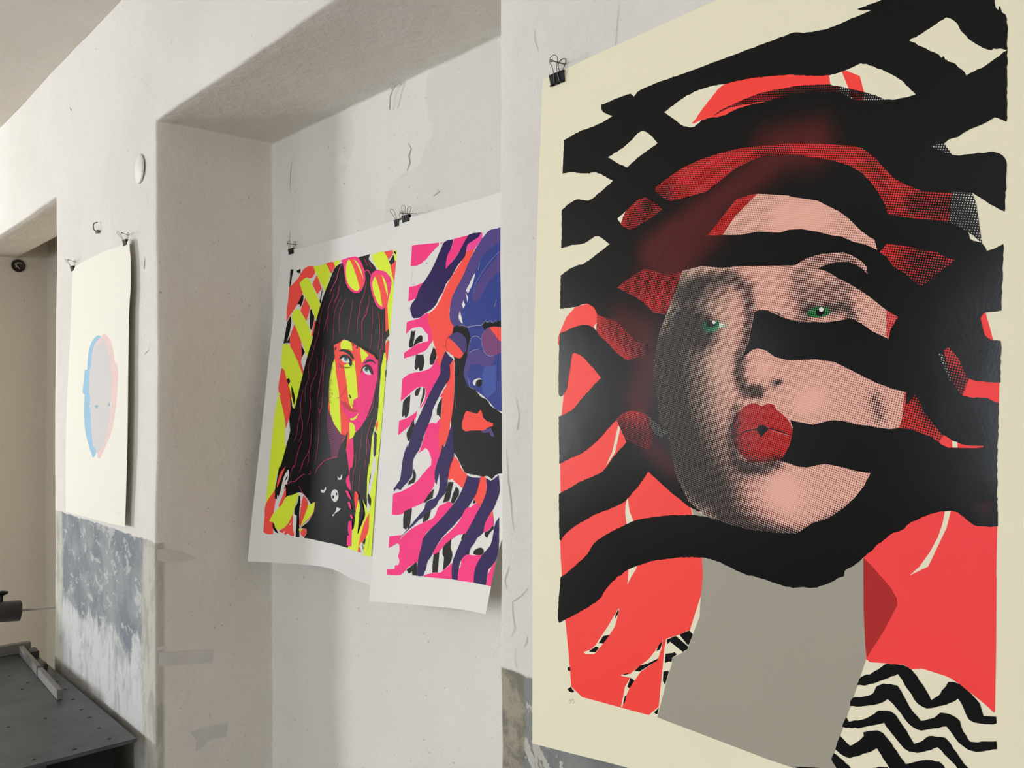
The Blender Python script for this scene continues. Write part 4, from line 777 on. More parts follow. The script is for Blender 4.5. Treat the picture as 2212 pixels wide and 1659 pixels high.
SH['3'] = '''
paperW -|636 224 1017 221 1412 234 4790 234 6583 235 6527 2801 6450 5302 6367 7796 6144 8583 6053 9392 6012 10008 5157 10114 4356 10229 2483 10522 22 10866 158 8949 224 6504 469 2876
pink -|1301 1024 2528 1128 2527 1197 2339 1287 2197 1369 1983 1511 1762 1596 1533 1625 1284 1606
pink -|2597 1167 2620 1143 2735 1131 2606 1195
pink -|1263 2171 1577 2169 1975 2109 1748 2369 1606 2526 1249 2573
ink s|1997 1580 2049 1621 2012 1632
ink L5|1391 1654 1338 2121 1574 2134
pink r|1225 3139 1421 3112 1731 3090 2030 3001 2179 2971 2421 3165 2468 3698 2384 3804 2261 3686 2237 3552 2067 3429 2065 3407 1905 3324 1672 3313 1479 3333 1288 3424 1212 3460
pink r|1176 3980 1561 3839 1789 3767 2057 3742 2245 3725 2449 3697 2262 3908 2116 3979 1889 4024 1737 4062 1169 4133
pink r|1149 4689 1467 4567 1779 4531 2088 4511 2460 4424 2598 4297 2698 4170 2883 4373 2928 4634 2589 4974 2365 5212 2211 5409 1951 5542 1891 5742 1594 5969 1069 6229 1094 5830 1492 5742 1876 5587 2237 5277 2269 5013 2223 4935 2125 4912 1894 4941 1666 5027 1515 5116 1121 5306
pink r|2458 5932 2681 5863 2836 5882 2904 5817 3029 5751 3122 5750 3153 6637 3136 6657 2990 6876 2941 7112 2942 7429 2841 7564 2664 7748 2482 7914 2130 8053 1970 8090 1494 8311 955 8392 977 7819 1473 7691 2024 7452 2360 7212 2506 7095 2726 6954 2731 6825 2658 6700 2568 6596 2423 6527 2293 6597 2101 6660 2130 6549 2141 6661 2332 6218
pink -|2913 5205 3049 5088 3060 5195
ink r|1464 3389 1564 3419 1659 3380 1621 3627 1561 3839 1424 3855 1378 3772 1422 3592
ink r|1580 3828 1700 3631 1905 3538 2004 3582 2008 3716 1788 3749
ink r|1737 4062 2085 4060 2141 4258 2117 4412 2048 4495 1932 4496 1884 4393 1793 4473 1710 4421 1702 4331
ink r|2522 3877 2687 4061 2662 4191 2529 4361 2395 4334 2396 4136
ink r|1821 4996 2049 4926 1985 5076 1915 5164 1817 5168 1771 5096
ink r|2164 4923 2253 4969 2243 5145 2194 5233 2060 5453 2069 5342 2127 5144
ink r|1269 5284 1576 5127 1556 5566 1451 5736 1372 5748 1345 5680 1229 5738 1228 5499
ink r|1782 5766 1885 6008 1632 6371 1549 6351 1484 6174 1562 6060
ink r|2893 5366 3042 5195 3029 5751 2925 5666 2842 5667 2834 5517
coralN r|3729 1467 4062 1470 3826 1832 3584 2188 3276 2629 3131 2984 3167 3182 3341 3343 3381 3388 3558 3762 3234 4065 3067 4014 2886 4395 2789 4348 2696 4149 2600 3925 2468 3698 2325 3357 2172 3101 2156 3011 2170 3082 2255 2978 2470 2884 2675 2704 2932 2334 3322 1942 3610 1676
coralN r|3285 4388 3469 4267 3555 4989 3554 5661 3468 5851 3459 6081 3342 6337 3197 6531 3116 6648 3029 6407 2978 6200 3024 5879 3051 5452 3047 5067 3178 4919
coralN r|3761 6670 3963 6783 4119 6958 4420 7100 4252 7422 3851 7280 3729 7228 3621 7276 3555 7219 3554 7074 3629 6801
coralN r|4962 7083 5177 7088 5311 7309 5240 7565 5102 7770 4900 7692 4742 7609 4879 7402
navy r|2765 1146 3153 1121 3066 1365 2937 1523 2894 1649 2876 1867 3096 1741 3327 1574 3517 1362 3752 1112 4264 1115 4174 1222 3917 1312 3753 1342 3699 1516 3658 1640 3383 1842 3127 2115 2927 2268 2833 2433 2633 2634 2568 2738 2394 2856 2029 2982 1882 3049 1612 3062 1492 3030 1402 2885 1352 2767 1458 2615 1605 2515 1741 2277 2026 2036 2235 1835 2403 1631 2633 1305
pink -|3170 1119 3752 1112 3517 1362 3327 1574 3096 1741 2876 1871 2894 1649 2952 1481 3098 1325
pinkV -|4249 1138 4306 1120 4315 1285 4187 1393 4063 1481 3900 1512 3735 1543 3707 1410 3753 1342 3949 1284 4174 1222
violet r|4584 1116 4835 1110 5445 1108 5619 3509 5617 3488 3873 3465 3345 3385 3189 3223 3141 3090 3139 3071 3209 2666 3427 2364 3615 2149 3884 1733 4187 1393 4431 1197
blue s|5459 1292 4683 1567 4377 1734 4083 2118 3913 2458 3743 2823 3635 3133 3692 3369 3731 3413 4507 3447 5617 3488 5593 3288
violet s|5122 1608 4893 1823 4419 2220 4060 2600 4040 2745 4149 2844 4312 2823 4458 2640 4752 2361 5169 2144
paperW r|4116 2111 4092 2224 4011 2426 3876 2603 3768 2528 3906 2373 3994 2234
paperW r|3772 2582 3887 2731 3864 2845 3817 2703
paperW r|3703 2756 3784 2890 3725 2987 3645 2867 3690 2797
paperW L6|4265 1866 4226 2061
paperW r|3573 3021 3657 3177 3727 3371 3597 3279 3542 3168
paperW L4|5125 1649 4888 1760 4649 1915 4350 2170 4172 2380 4064 2642
paperW L5|5008 2878 4932 3054
blue s|3345 3385 3733 3434 4010 3474 4539 3439 5612 3448 5843 5639 5605 5564 5334 5507 4897 5249 4466 5064 4146 4977 3944 4745 3835 4408 3859 3989
violet s|4041 4082 4610 4069 5158 4296 4924 4488 4485 4411 4147 4419 4018 4788 3929 4620 3965 4329
bluel s|4726 4481 5179 4457 5264 5054 4930 5250 4734 5047 4660 4742
ink r|3350 3428 3522 3398 3872 3454 4066 3687 4069 3875 4036 4040 3961 4287 3894 4619 4023 4830 4143 4956 4318 4980 4466 5064 4689 5208 4900 5269 5124 5429 5334 5507 5822 5697 5948 6509 5872 6303 5880 6964 5712 6975 5553 7043 5463 7110 5277 7062 5069 7086 4816 7073 4486 7060 4299 7038 4045 6840 3832 6646 3731 6589 3715 6612 3607 6078 3507 5871 3547 5451 3547 4988 3464 4224 3234 4065 3154 3803 3297 3618
ink r|4507 3447 4596 3361 4860 3422 5049 3405 5579 3425 5598 3585 4871 3514 4619 3578
paperW L6|3558 3411 3748 3414 3872 3454 4209 3447 4507 3447 4627 3353 4730 3402 4822 3368 4926 3437 5014 3372 5082 3418
violet h|3502 3556 3717 3613 3884 3739 3952 3890 3952 4057 3840 4135 3438 3968 3144 3695 3260 3605
coralN s|3179 3686 3423 3818 3630 3957 3846 4125 3729 4231 3460 4182 3234 4065 3082 3907 3080 3777
ink L10|3190 3611 3078 3755 3075 3906 3178 4041
ink L8|2926 3866 3019 3893 3086 3842
paperW L6|3142 4039 3243 4151 3449 4245
plumL s|4808 3530 5063 3528 5321 3586 5391 4148 5147 4216 4890 4224 4676 4072 4548 3820 4593 3638
coralN -|4809 3540 4967 3521 5318 3566 5363 3928 5197 3858 5020 3706
paperW L5|4622 3599 4527 3778 4581 3965 4681 4113 4875 4228 5085 4233
paperW L6|4091 3856 4124 3753 4204 3712 4304 3712 4406 3733 4515 3818
paperW L5|4077 3792 4019 4039 3996 4143
paperW L5|4063 4129 4241 4055 4376 4053 4472 4021
paperW L6|4061 4706 4145 4833 4212 4958 4392 5022
ink s|4437 4839 4531 4780 4667 4793 4688 4905 4588 4960 4484 4942
paperW s|4303 4856 4331 4806 4428 4767 4561 4754 4674 4793 4532 4790 4437 4839 4416 4941 4344 4909
paperW L4|4502 5074 4558 5116 4498 5176
paperW L4|4695 5127 4657 5218
paperW L4|4819 5169 4775 5218
coralN r|4043 5677 4070 5615 4168 5553 4329 5582 4470 5592 4576 5611 4717 5520 4799 5609 4846 5699 5012 5786 5117 5804 5274 5841 5252 5910 5072 5943 4946 6005 4637 6016 4358 6029 4147 6044 4009 5955 3991 5822 4032 5729
lipdk L6|4080 5687 4273 5679 4489 5723 4828 5693
violet r|4815 6048 4977 5985 5208 5950 5374 6131 5240 6135 5156 6039 4990 6063
paperW L4|3989 5945 4034 6006 4107 6014
paperW L4|3590 5199 3679 5493
paperW L4|3464 4224 3469 4607 3555 4989 3537 5367
navy r|3067 4014 3243 4151 3431 4244 3285 4388 3323 4581 3305 4751 3139 4897 2975 5087 2778 5344 2647 5539 2622 5669 2494 5909 2327 6174 2265 6329 2167 6529 2132 6571 1986 6708 1880 6846 1853 6979 1877 7220 1769 7359 1656 7455 1463 7580 1348 7678 1139 7671 1021 7748 994 7682 1129 7559 1281 7414 1338 7141 1374 6870 1455 6642 1559 6459 1570 6574 1768 6122 1941 5852 2079 5652 2250 5409 2384 5212 2587 4952 2823 4696 2901 4547 2883 4373
navy r|3528 5892 3614 5994 3671 6284 3734 6611 3758 6650 3698 6756 3609 6926 3555 7219 3541 7385 3508 7553 3299 7736 3191 7808 3127 7919 2943 8041 2792 8119 2566 8269 2333 8379 2102 8533 1867 8668 1552 8879 1318 9080 1551 8869 1862 8625 2167 8375 2356 8226 2543 8079 2605 7924 2833 7819 3025 7760 3162 7602 3195 7411 3137 7121 3096 7250 3040 7422 2970 7343 2934 7112 3023 6832 3117 6658 3199 6401 3283 6465 3374 6294 3459 6081
ink r|1924 7085 2043 7254 1983 7455 1823 7488 1706 7541 1736 7428 1889 7330
ink r|2735 7679 2935 7525 2907 7770 2754 7826 2525 7931 2482 7914
ink r|3588 7310 3816 7303 3695 7763 3415 7850 3455 7723
ink r|3964 7394 4080 7476 4109 7585 3900 7826 3771 7797 3857 7566
ink r|1570 8237 1951 8109 1894 8534 1845 8659 1778 8623 1723 8701 1574 8679 1551 8460
ink r|2564 8248 2869 8090 2776 8311 2526 8433
pink -|903 8971 1550 8858 1396 9009 1280 9123 891 9288
pink r|1279 9112 1635 8859 2030 8628 2585 8416 3051 8240 3150 8083 3251 7949 3476 7865 3700 7789 3884 7848 3592 8101 3235 8386 2702 8678 2605 8881 2524 9061 2481 9215 2464 9409 2141 9563 1937 9647 1818 9741 1555 9901 873 10005 861 9872 1242 9805 1273 9689 1422 9668 1479 9594 1446 9488 1378 9453 1449 9311 1431 9137 1343 9115
navy r|4402 7105 4681 7132 4968 7118 4907 7361 4833 7543 4589 7820 4432 7994 4230 8154 3954 8366 3668 8562 3452 8731 3311 8873 3171 9036 3032 9221 2885 9368 2811 9588 2757 9659 2729 9758 2410 9799 2397 9546 2445 9263 2524 9061 2596 8818 2857 8597 3118 8420 3375 8247 3660 8032 3970 7779 4162 7560 4310 7328
ink r|4777 7636 4900 7692 4781 7747
pink r|4904 7711 4977 7705 5111 7778 4989 7935 4875 8103 4729 8313 4602 8446 4225 8533 4080 8611 3858 8719 3493 8971 3347 9094 3107 9165 3208 9010 3351 8868 3566 8676 3965 8425 4272 8169 4488 7889 4737 7806
navy r|5298 7329 5215 7105 5436 7147 5720 7012 5834 7361 5754 7612 5655 7790 5514 7955 5411 8137 5379 8310 5287 8397 5119 8495 5034 8621 4904 8735 4820 8881 4678 8960 4538 9058 4450 9208 4450 9562 4180 9589 4113 9380 4117 9201 4201 9011 4319 8797 4411 8666 4602 8446 4875 8103 5104 7779 5240 7565
pink -|2766 9720 3178 9602 3592 9525 3783 9413 4099 9214 4113 9380 4171 9587 2772 9761
ink r|3168 9150 3423 9052 3422 9287 3426 9552 3176 9592 3154 9328
ink r|3786 8769 3950 8667 3951 8888 4022 8938 4065 9051 4029 9175 3963 9265 3686 9459 3690 9146 3595 9079 3607 8915
ink r|4474 8491 4583 8448 4450 8661 4415 8587
pink r|4713 8939 5101 8887 5477 8817 5357 8951 5267 9059 5207 9275 5233 9476 4472 9564 4445 9365 4529 9196 4543 9077
ink s|5048 8866 5056 8789 5213 8710 5398 8674 5511 8732 5454 8806 5252 8859
ink r|4704 8898 4813 8820 4859 8875 4809 8917
coralN r|5631 7811 5736 7968 5518 7974
pink r|5518 7974 5634 7923 5734 7987 5782 8112 5588 8247 5392 8331 5397 8157
ink r|5439 8322 5593 8265 5779 8130 5806 8201 5644 8314 5564 8436 5455 8385
navy r|5960 7925 6138 8595 6134 8757 6102 8834 5957 8984 5831 9077 5806 9245 5813 9387 5808 9432 5245 9474 5205 9267 5242 9111 5312 9006 5443 8836 5599 8702 5779 8528 5821 8283 5841 8086
pink -|6089 8855 6081 9117 6062 9400 5845 9421 5830 9196 5963 9002
ink r|1861 9735 2021 9635 2343 9459 2410 9800 2173 9816 2140 9725 1998 9800
pencil L4|879 10061 962 10026 925 10087 1072 10042
'''
SH['1'] = '''
cream -|201 371 913 256 3838 191 6505 228 7009 157 7174 887 7178 1781 7021 2708 6880 7099 6672 9906 4787 9951 15 9985 -208 6501 129 2162
sky s|3991 3258 3694 3200 3446 3216 3047 3333 2797 3476 2551 3716 2444 4059 2379 4421 2086 4428 1981 4809 1850 5287 2118 5369 2091 5831 2108 6149 2296 6781 2725 7273 2986 7572 2880 7418 3084 7566 3187 7701 3427 7660 3612 7483 3792 7201 4050 6438 4465 4623
blush s|3992 3280 4184 3215 4424 3200 4806 3313 5183 3574 5417 3882 5559 4277 5782 4285 5891 4488 5939 4780 5842 5303 5718 5828 5507 6328 5249 6715 4809 7113 4317 7517 4451 7360 4090 7676 3904 7709 3761 7661 3709 7540 3412 7275 3268 7316 2992 6610 2922 6143 2785 5360 2629 5296 2660 4887 2740 4417 2892 4390 2970 3892 3258 3532 3651 3367
mist s|3998 3448 4333 3376 4721 3669 4963 4040 5062 4342 5251 4645 5218 5236 5183 5680 5015 6275 4712 6877 4219 7343 3612 7488 3258 7069 3042 6609 2922 6143 2785 5360 2650 5296 2688 4824 2791 4419 2942 4392 3072 3897 3361 3599
paperW s|2752 5736 2854 5768 2839 5862 2736 5815
skyd s|3352 5784 3643 5753 3818 5784 3695 5854 3453 5861
skyd s|4820 5724 5092 5665 5122 5784 4913 5799
paperW s|5092 5665 5273 5695 5229 5769 5096 5823
pencil L4|5902 9495 6152 9443 6111 9519
pencil L4|5986 9559 6276 9504
'''
TONE = prep('''
2854 4819 3010 5745 3405 6506 4004 7021 4494 7210;296;.42
2853 4952 2803 5481 2920 6272 3402 6761;223;.25
3189 4705 3256 5742 3715 6488;574;.5
3354 4457 3587 4664;214;.5
3589 4506 3193 4381;158;.35
3198 4056 3598 3873 4049 3862 4297 4073 4327 4468 4266 4766;109;.5
3438 4079 3899 4062;182;.25
4178 4944 4139 5186 4243 5400 4452 5403;98;.6
4670 5306 4750 5296;44;.75
4348 5402 4452 5433;52;.4
4229 6397 4506 6394 4709 6312;96;.6
4097 5612 4018 6041 4086 6344;80;.35
5124 4415 5430 4430 5666 4434 5721 4548;80;.5
5027 4522 5184 4562;60;.3
5067 4009 5063 4238 5251 4200 5611 4209;201;.33
5257 3805 5674 3859 5898 4104;113;.3
4827 7219 5207 7102 5570 6870;94;.4
3857 7066 4426 7218 4827 7219;103;.4
5987 5502 6039 5715;86;.35
3130 3002 2792 3081 2436 3435;229;.3
2624 2648 2969 2578;168;.45
2353 2875 2444 2821;174;.35
4497 2327 4898 2389;88;.25
5921 2650 6082 2953 6236 3459;75;.2
6498 3349 6891 3470 7028 3741;148;.5
6488 3966 6687 4093 6535 4177;203;.5
3440 3951 2953 3768 2249 3825;227;.25
1868 4349 2418 4798 2596 4740;160;.3
6515 5455 6661 5709;121;.45
6766 5207 6955 5361;117;.5
2037 5963 2402 6091;241;.55
2755 5880 2923 6009;121;.45
4909 1661 5820 1890 6042 2006;80;.35
6708 2777 6805 2825;69;.3
4885 3232 5265 3296;241;-.22
4769 6686 4769 6686;260;-.32
5107 5553 5232 5497;178;-.2
4524 5137 4524 5137;127;-.15
3661 4858 3884 5117;179;-.15
4257 6877 4431 6861;194;-.05
3590 4411 3893 4497;42;.2
''')
TINT = prep('''
2957 3503 3453 2991 4210 2691 4832 2403 5277 2447;227;.8
3037 3777 3760 3231;216;.6
2615 3324 3045 3120 2957 3503;197;.7
2057 4363 2511 4532 2592 5076 2409 5479;269;.6
2787 3481 2432 3708;155;.3
2406 5751 2578 6152 3001 6465;169;.5
4568 2164 5281 2221;184;.35
7119 6648 7186 6690;47;.5
''')
SKX = 0.4247

def sheet(name, data, X0, Yw, Z0, wfun, mat, label, tone=[], tint=[], glossy=1.0):
    """one hanging print: paper of real thickness, hung Y off the wall by wfun, with its inks lying on it"""
    bm = bmesh.new(); uvl = bm.loops.layers.uv.new('sheet')
    ci = bm.verts.layers.float_color.new('ink'); ct = bm.verts.layers.float.new('tone'); cg = bm.verts.layers.float.new('gloss')
    boxes = []; random.seed(11)
    for li, line in enumerate(data.strip().splitlines()):
        head, pts = line.split('|'); col, fl = head.split()
        n = [int(x)/10000 for x in pts.split()]; P = [(n[i], n[i+1]) for i in range(0, len(n), 2)]
        if 'L' in fl:
            wd = float(fl[fl.index('L')+1:])/10000/2; Q = catmull(P, False, .004); A = []; B = []
            for i, p in enumerate(Q):
                t = (Q[min(i+1, len(Q)-1)]-Q[max(i-1, 0)]).normalized(); nn = Vector((-t.y, t.x)); h = wd*(.25+.85*sin(pi*(i+.5)/len(Q))**.5)
                A.append(p+nn*h); B.append(p-nn*h)
            poly = A+B[::-1]
        elif 'r' in fl or 's' in fl: poly = catmull(P, True, .0035 if 'r' in fl else .005)
        else: poly = catmull(P, True, .02, 14) if li == 0 else [Vector(p) for p in P]
        if 'r' in fl: poly = [p+Vector((random.uniform(-1, 1), random.uniform(-1, 1)))*.00055 for p in poly]
        hf = 'h' in fl; tf = 't' in fl
        gs = .005 if hf else (.009 if tf else .03)
        xs = [p.x for p in poly]; ys = [p.y for p in poly]; bb = (min(xs), max(xs), min(ys), max(ys))
        lev = 0
        for o_, l_ in boxes:
            if o_[0] < bb[1] and bb[0] < o_[1] and o_[2] < bb[3] and bb[2] < o_[3]: lev = max(lev, l_+1)
        boxes.append((bb, lev))
        co = list(poly); np_ = len(co)
        if bb[1]-bb[0] > gs or bb[3]-bb[2] > gs:
            i0 = int(bb[0]/gs)+1
            nx = int((bb[1]-bb[0])/gs)+1; ny = int((bb[3]-bb[2])/gs)+1
            if nx*ny > 1:
                for i in range(nx):
                    for j in range(ny): co.append(Vector((bb[0]+(i+.5)*gs, bb[2]+(j+.5)*gs)))
        r = delaunay_2d_cdt(co, [], [list(range(np_))], 1, 1e-6)
        base = Vector([lin(c) for c in INK[col]]); tb = TB.get(col, .3) if hf else -.3
        gl = glossy if sum(INK[col]) < 330 else (glossy*.35 if col not in ('paper', 'paperW', 'cream', 'pencil') else 0)
        V = {}
        def mk(i, back=0):
            q = r[0][i]; X, Z = X0+q[0], Z0-q[1]
            wv = wfun(X, Z)
            vt = bm.verts.new((q[0], -(wv+.00004*(lev+1))+(.0005 if back else 0), -q[1]))
            c = base.copy(); t = tb
            if hf and tone:
                t = tb+field(tone, q[0], q[1])*(.25 if col in ('green', 'eyewhite') else 1 if col in ('skin', 'skinR', 'lipred') else .75)
                t = max(.05, min(.9, t))
                if col == 'skin':
                    s = max(0, min(1, (SKX-q[0])/.11)); c = c.lerp(Vector([lin(x) for x in (196, 172, 150)]), s)
            if tf and tint:
                s = min(.85, field(tint, q[0], q[1])); c = c.lerp(Vector([lin(x) for x in (112, 40, 38)]), s*.62)
            vt[ci] = (*c, 1); vt[ct] = t; vt[cg] = gl
            return vt
        flipw = False
        for t3 in r[2]:
            a, b, c = (r[0][i] for i in t3)
            ar = (b-a).cross(c-a) if hasattr(b-a, 'cross') else 0
            t3 = list(t3)
            if ar < 0: t3.reverse()                    # (u right, v down) -> must face -Y
            q = [V.setdefault(i, None) or V.__setitem__(i, mk(i)) or V[i] for i in t3]
            try: f = bm.faces.new(q[::-1])
            except ValueError: continue
            f.smooth = True
            for lp, i in zip(f.loops, t3[::-1]): lp[uvl].uv = (r[0][i][0], r[0][i][1])
        if li == 0:                                     # paper back and edge
            ff = list(bm.faces); bd = [e_ for e_ in bm.edges if len(e_.link_faces) == 1]; bk = {}
            def bv(v_):
                if v_ not in bk:
                    nv = bm.verts.new((v_.co.x, v_.co.y+.0005, v_.co.z)); nv[ci] = v_[ci]; nv[ct] = -.3; bk[v_] = nv
                return bk[v_]
            for f in ff: bm.faces.new([bv(v_) for v_ in reversed(f.verts)])
            def cp(v_, back):
                nv = bm.verts.new((v_.co.x, v_.co.y+(.0005 if back else 0), v_.co.z)); nv[ci] = v_[ci]; nv[ct] = -.3; return nv
            for e_ in bd: bm.faces.new((cp(e_.verts[0], 0), cp(e_.verts[1], 0), cp(e_.verts[1], 1), cp(e_.verts[0], 1)))
    me = bpy.data.meshes.new(name)
    f0 = max(bm.faces, key=lambda f: f.calc_area())
    bm.to_mesh(me); bm.free(); me.materials.append(mat)
    o = bpy.data.objects.new(name, me); C.objects.link(o); o.location = (X0, Yw, Z0)
    tag(o, label, 'poster', 'screen prints hung along the wall')
    return o
def w4(X,Z): 
    u=X+1.05; return .010+.033*max(u,0)
def w1(X,Z):
    u=min(max((X+3.71)/.68,0),1); d=(2.28-Z)/.96; return .014+.006*u+.018*min(max(d,0),1)*(1-u)
def w2(X,Z):
    u=(X+2.78)/.72; d=max((2.21-Z)/1.0,0); return .014+d*(.012+.105*max(1-u,0)**1.3)
def w3(X,Z):
    u=max((X+2.05)/.7,0); d=max((2.28-Z)/1.05,0); return .035+.065*d+.13*d*d*u*u

print_a = print_material('coarse_screen_print', .00275, radians(14))
print_b = print_material('fluorescent_screen_print', .0016, radians(30), gdark=.46, spec=.08)
print_c = print_material('glossy_screen_print', .0015, radians(45), gdark=.50, spec=.07)
sheet('screen_print', SH['1'], -3.72, 1, 2.32, w1, print_b, 'pale print with a small blue and pink head silhouette, on the white pier')
sheet('screen_print', SH['2'], -2.76, 1.41, 2.3, w2, print_b, 'neon yellow, pink and coral print of a black-haired woman with a black dog')
sheet('screen_print', SH['3'], -2.05, 1.41, 2.28, w3, print_c, 'pink, coral and navy print of a bearded man, partly behind the right pier')
sheet('screen_print', SH['4'], -1.05, 1, 2.3, w4, print_a, "big cream print of a red-haired woman's halftone face crossed by black bands", TONE, TINT)


# ---------------------------------------------------------------- binder clips and nails
def clip_body():
    bm = bmesh.new(); W = .016; N = 8
    prof = [(-.0012, -.017), (-.0055, -.001), (-.0045, .0), (.0045, .0), (.0055, -.001), (.0012, -.017)]
    inn = [(-.0004, -.016), (-.0043, -.002), (-.0036, -.0012), (.0036, -.0012), (.0043, -.002), (.0004, -.016)]
    A = [[bm.verts.new((sx*W, y, z)) for y, z in prof] for sx in (-1, 1)]
    B = [[bm.verts.new((sx*W, y, z)) for y, z in inn] for sx in (-1, 1)]
    for i in range(5):
        bm.faces.new((A[0][i], A[0][i+1], A[1][i+1], A[1][i])); bm.faces.new((B[0][i+1], B[0][i], B[1][i], B[1][i+1]))
        bm.faces.new((A[0][i+1], A[0][i], B[0][i], B[0][i+1])); bm.faces.new((A[1][i], A[1][i+1], B[1][i+1], B[1][i]))
    for i in (0, 5):
        bm.faces.new((A[0][i], A[1][i], B[1][i], B[0][i]))
    for s in (-1, 1):                                    # rolled lips, with the gap the handle pivots in
        for a, b in ((-W, -.0075), (-.0045, .0045), (.0075, W)):
            tube(bm, [(a, s*.0022, -.0175), (b, s*.0022, -.0175)], .0014, 8)
    bmesh.ops.recalc_face_normals(bm, faces=bm.faces)
    return bm
def handle_bm(s, lean):
    bm = bmesh.new(); pts = []
    half = [(.006, -.0175), (.0052, -.008), (.0042, .0), (.0040, .006), (.0062, .011), (.0088, .016), (.0086, .021), (.0062, .0245), (.0025, .026)]
    full = [(-x, z) for x, z in half]+[(x, z) for x, z in half[::-1]]
    for x, z in full:
        t = (z+.0175)
        y = s*(.0026+t*.22) if z < .001 else s*(.0026+.0185*.22)
        y += s*max(0, z)*math.tan(lean)
        pts.append((x, y, z))
    P = []
    for i in range(len(pts)-1):
        for k in range(3): P.append(Vector(pts[i]).lerp(Vector(pts[i+1]), k/3))
    P.append(Vector(pts[-1]))
    for _ in range(2): P = [P[0]]+[(P[i-1]+P[i]*2+P[i+1])/4 for i in range(1, len(P)-1)]+[P[-1]]
    tube(bm, P, .00062, 6)
    return bm
protos = {}
def binder_clip(x, y, z, rz, ry, label, lean=6, back=4):
    o = empty('binder_clip', (x, y, z), (0, radians(ry), radians(rz)))
    tag(o, label, 'clip', 'binder clips holding the prints')
    obj('clip_body', clip_body(), MBK, o)
    obj('clip_handle', handle_bm(-1, radians(lean)), MWI, o, True); obj('clip_handle', handle_bm(1, radians(back)), MWI, o, True)
    return o
def nail(hx, hy, hz, wx, wz, wy, label):
    bm = bmesh.new(); h = Vector((0, 0, 0)); t = Vector((wx-hx, wy-hy, wz-hz)); d = t.normalized()
    tube(bm, [h, t+d*.004], .0011, 8); tube(bm, [h-d*.0016, h], [.0024, .0026], 12)
    o = obj('nail', bm, MNA); o.location = (hx, hy, hz); tag(o, label, 'nail', 'nails carrying the prints'); return o
binder_clip(-0.9751, 0.9869, 2.2827, 0, 0, 'black binder clip at the top left corner of the big cream print', 10, 8)
nail(-0.9678, 0.9655, 2.2952, -0.9703, 2.2989, 1.0000, 'long steel nail through the clip of the big cream print')
binder_clip(-1.9535, 1.3736, 2.2666, 0, 0, 'black binder clip at the top left of the bearded man print', 8, 8)
nail(-1.9508, 1.3522, 2.2695, -1.9572, 2.2762, 1.4100, 'steel nail through the clip of the bearded man print')
binder_clip(-2.6606, 1.3954, 2.2728, 0, 0, 'black binder clip at the top left of the black-haired woman print', 8, 8)
nail(-2.6447, 1.3740, 2.2854, -2.6510, 2.2858, 1.4100, 'steel nail through the clip over the left of the black-haired woman print')
binder_clip(-2.0234, 1.3954, 2.2693, 0, 0, 'black binder clip seen edge-on where the two neon prints meet', 35, 8)
binder_clip(-3.7001, 0.9853, 2.2977, 0, 0, 'black binder clip at the top left corner of the pale print', 38, 4)
nail(-3.6811, 0.9639, 2.3189, -3.7146, 2.3176, 1.0000, 'steel nail above the left clip of the pale print')
binder_clip(-3.0549, 0.9796, 2.3095, 0, 0, 'black binder clip at the top right corner of the pale print', 38, 4)
nail(-3.0238, 0.9582, 2.3259, -3.0927, 2.3335, 1.0000, 'steel nail above the right clip of the pale print')


# ---------------------------------------------------------------- small things on the wall
bm = bmesh.new()
n_ = 40; prev = None
ring = [[bm.verts.new((r*cos(2*pi*i/n_), y, r*sin(2*pi*i/n_)*1.02)) for i in range(n_)] for r, y in ((.048, .004), (.048, 0), (.0465, -.0016), (.0, -.0022))]
for a, b in zip(ring, ring[1:]):
    for i in range(n_): bm.faces.new((a[i], a[(i+1) % n_], b[(i+1) % n_], b[i])) if b is not ring[-1] else bm.faces.new((a[i], a[(i+1) % n_], b[0]))
bmesh.ops.remove_doubles(bm, verts=bm.verts, dist=1e-5); bmesh.ops.recalc_face_normals(bm, faces=bm.faces)
o = obj('junction_box_cover', bm, simple('painted_cover', rgb(232, 229, 222), .6), smooth=True)
o.location = (-2.965, .9945, 2.538); o.rotation_euler = (0, 0, radians(-4))
tag(o, 'round white-painted electrical cover tilted open at its right side, high on the pier', 'cover plate')
bm = bmesh.new()
P = [(0, 0, .014), (.0, -.012, .010), (.001, -.016, .0), (.001, -.013, -.016), (.004, -.006, -.02)]
tube(bm, P, .0022, 8)
box(bm, -.012, .012, -.006, .004, -.026, -.016)
o = obj('picture_hook', bm, MNA); o.location = (-3.412, .995, 2.414)
tag(o, 'small empty metal hook on the white pier above the pale print', 'hook')
bm = bmesh.new()
tube(bm, [(.030, .004, .034), (.020, -.006, .022), (.004, -.012, .016), (-.012, -.014, -.01), (-.022, -.010, -.045)], .0022, 8)
tube(bm, [(-.028, .002, .02), (-.012, -.008, .026), (.0, -.01, .018)], .002, 8)
o = obj('bent_wire', bm, simple('painted_over_wire', rgb(205, 200, 190), .8), smooth=True); o.location = (-2.04, 1.403, 2.64)
tag(o, 'short bent wire painted over, sticking out below the soffit of the deep recess', 'wire')
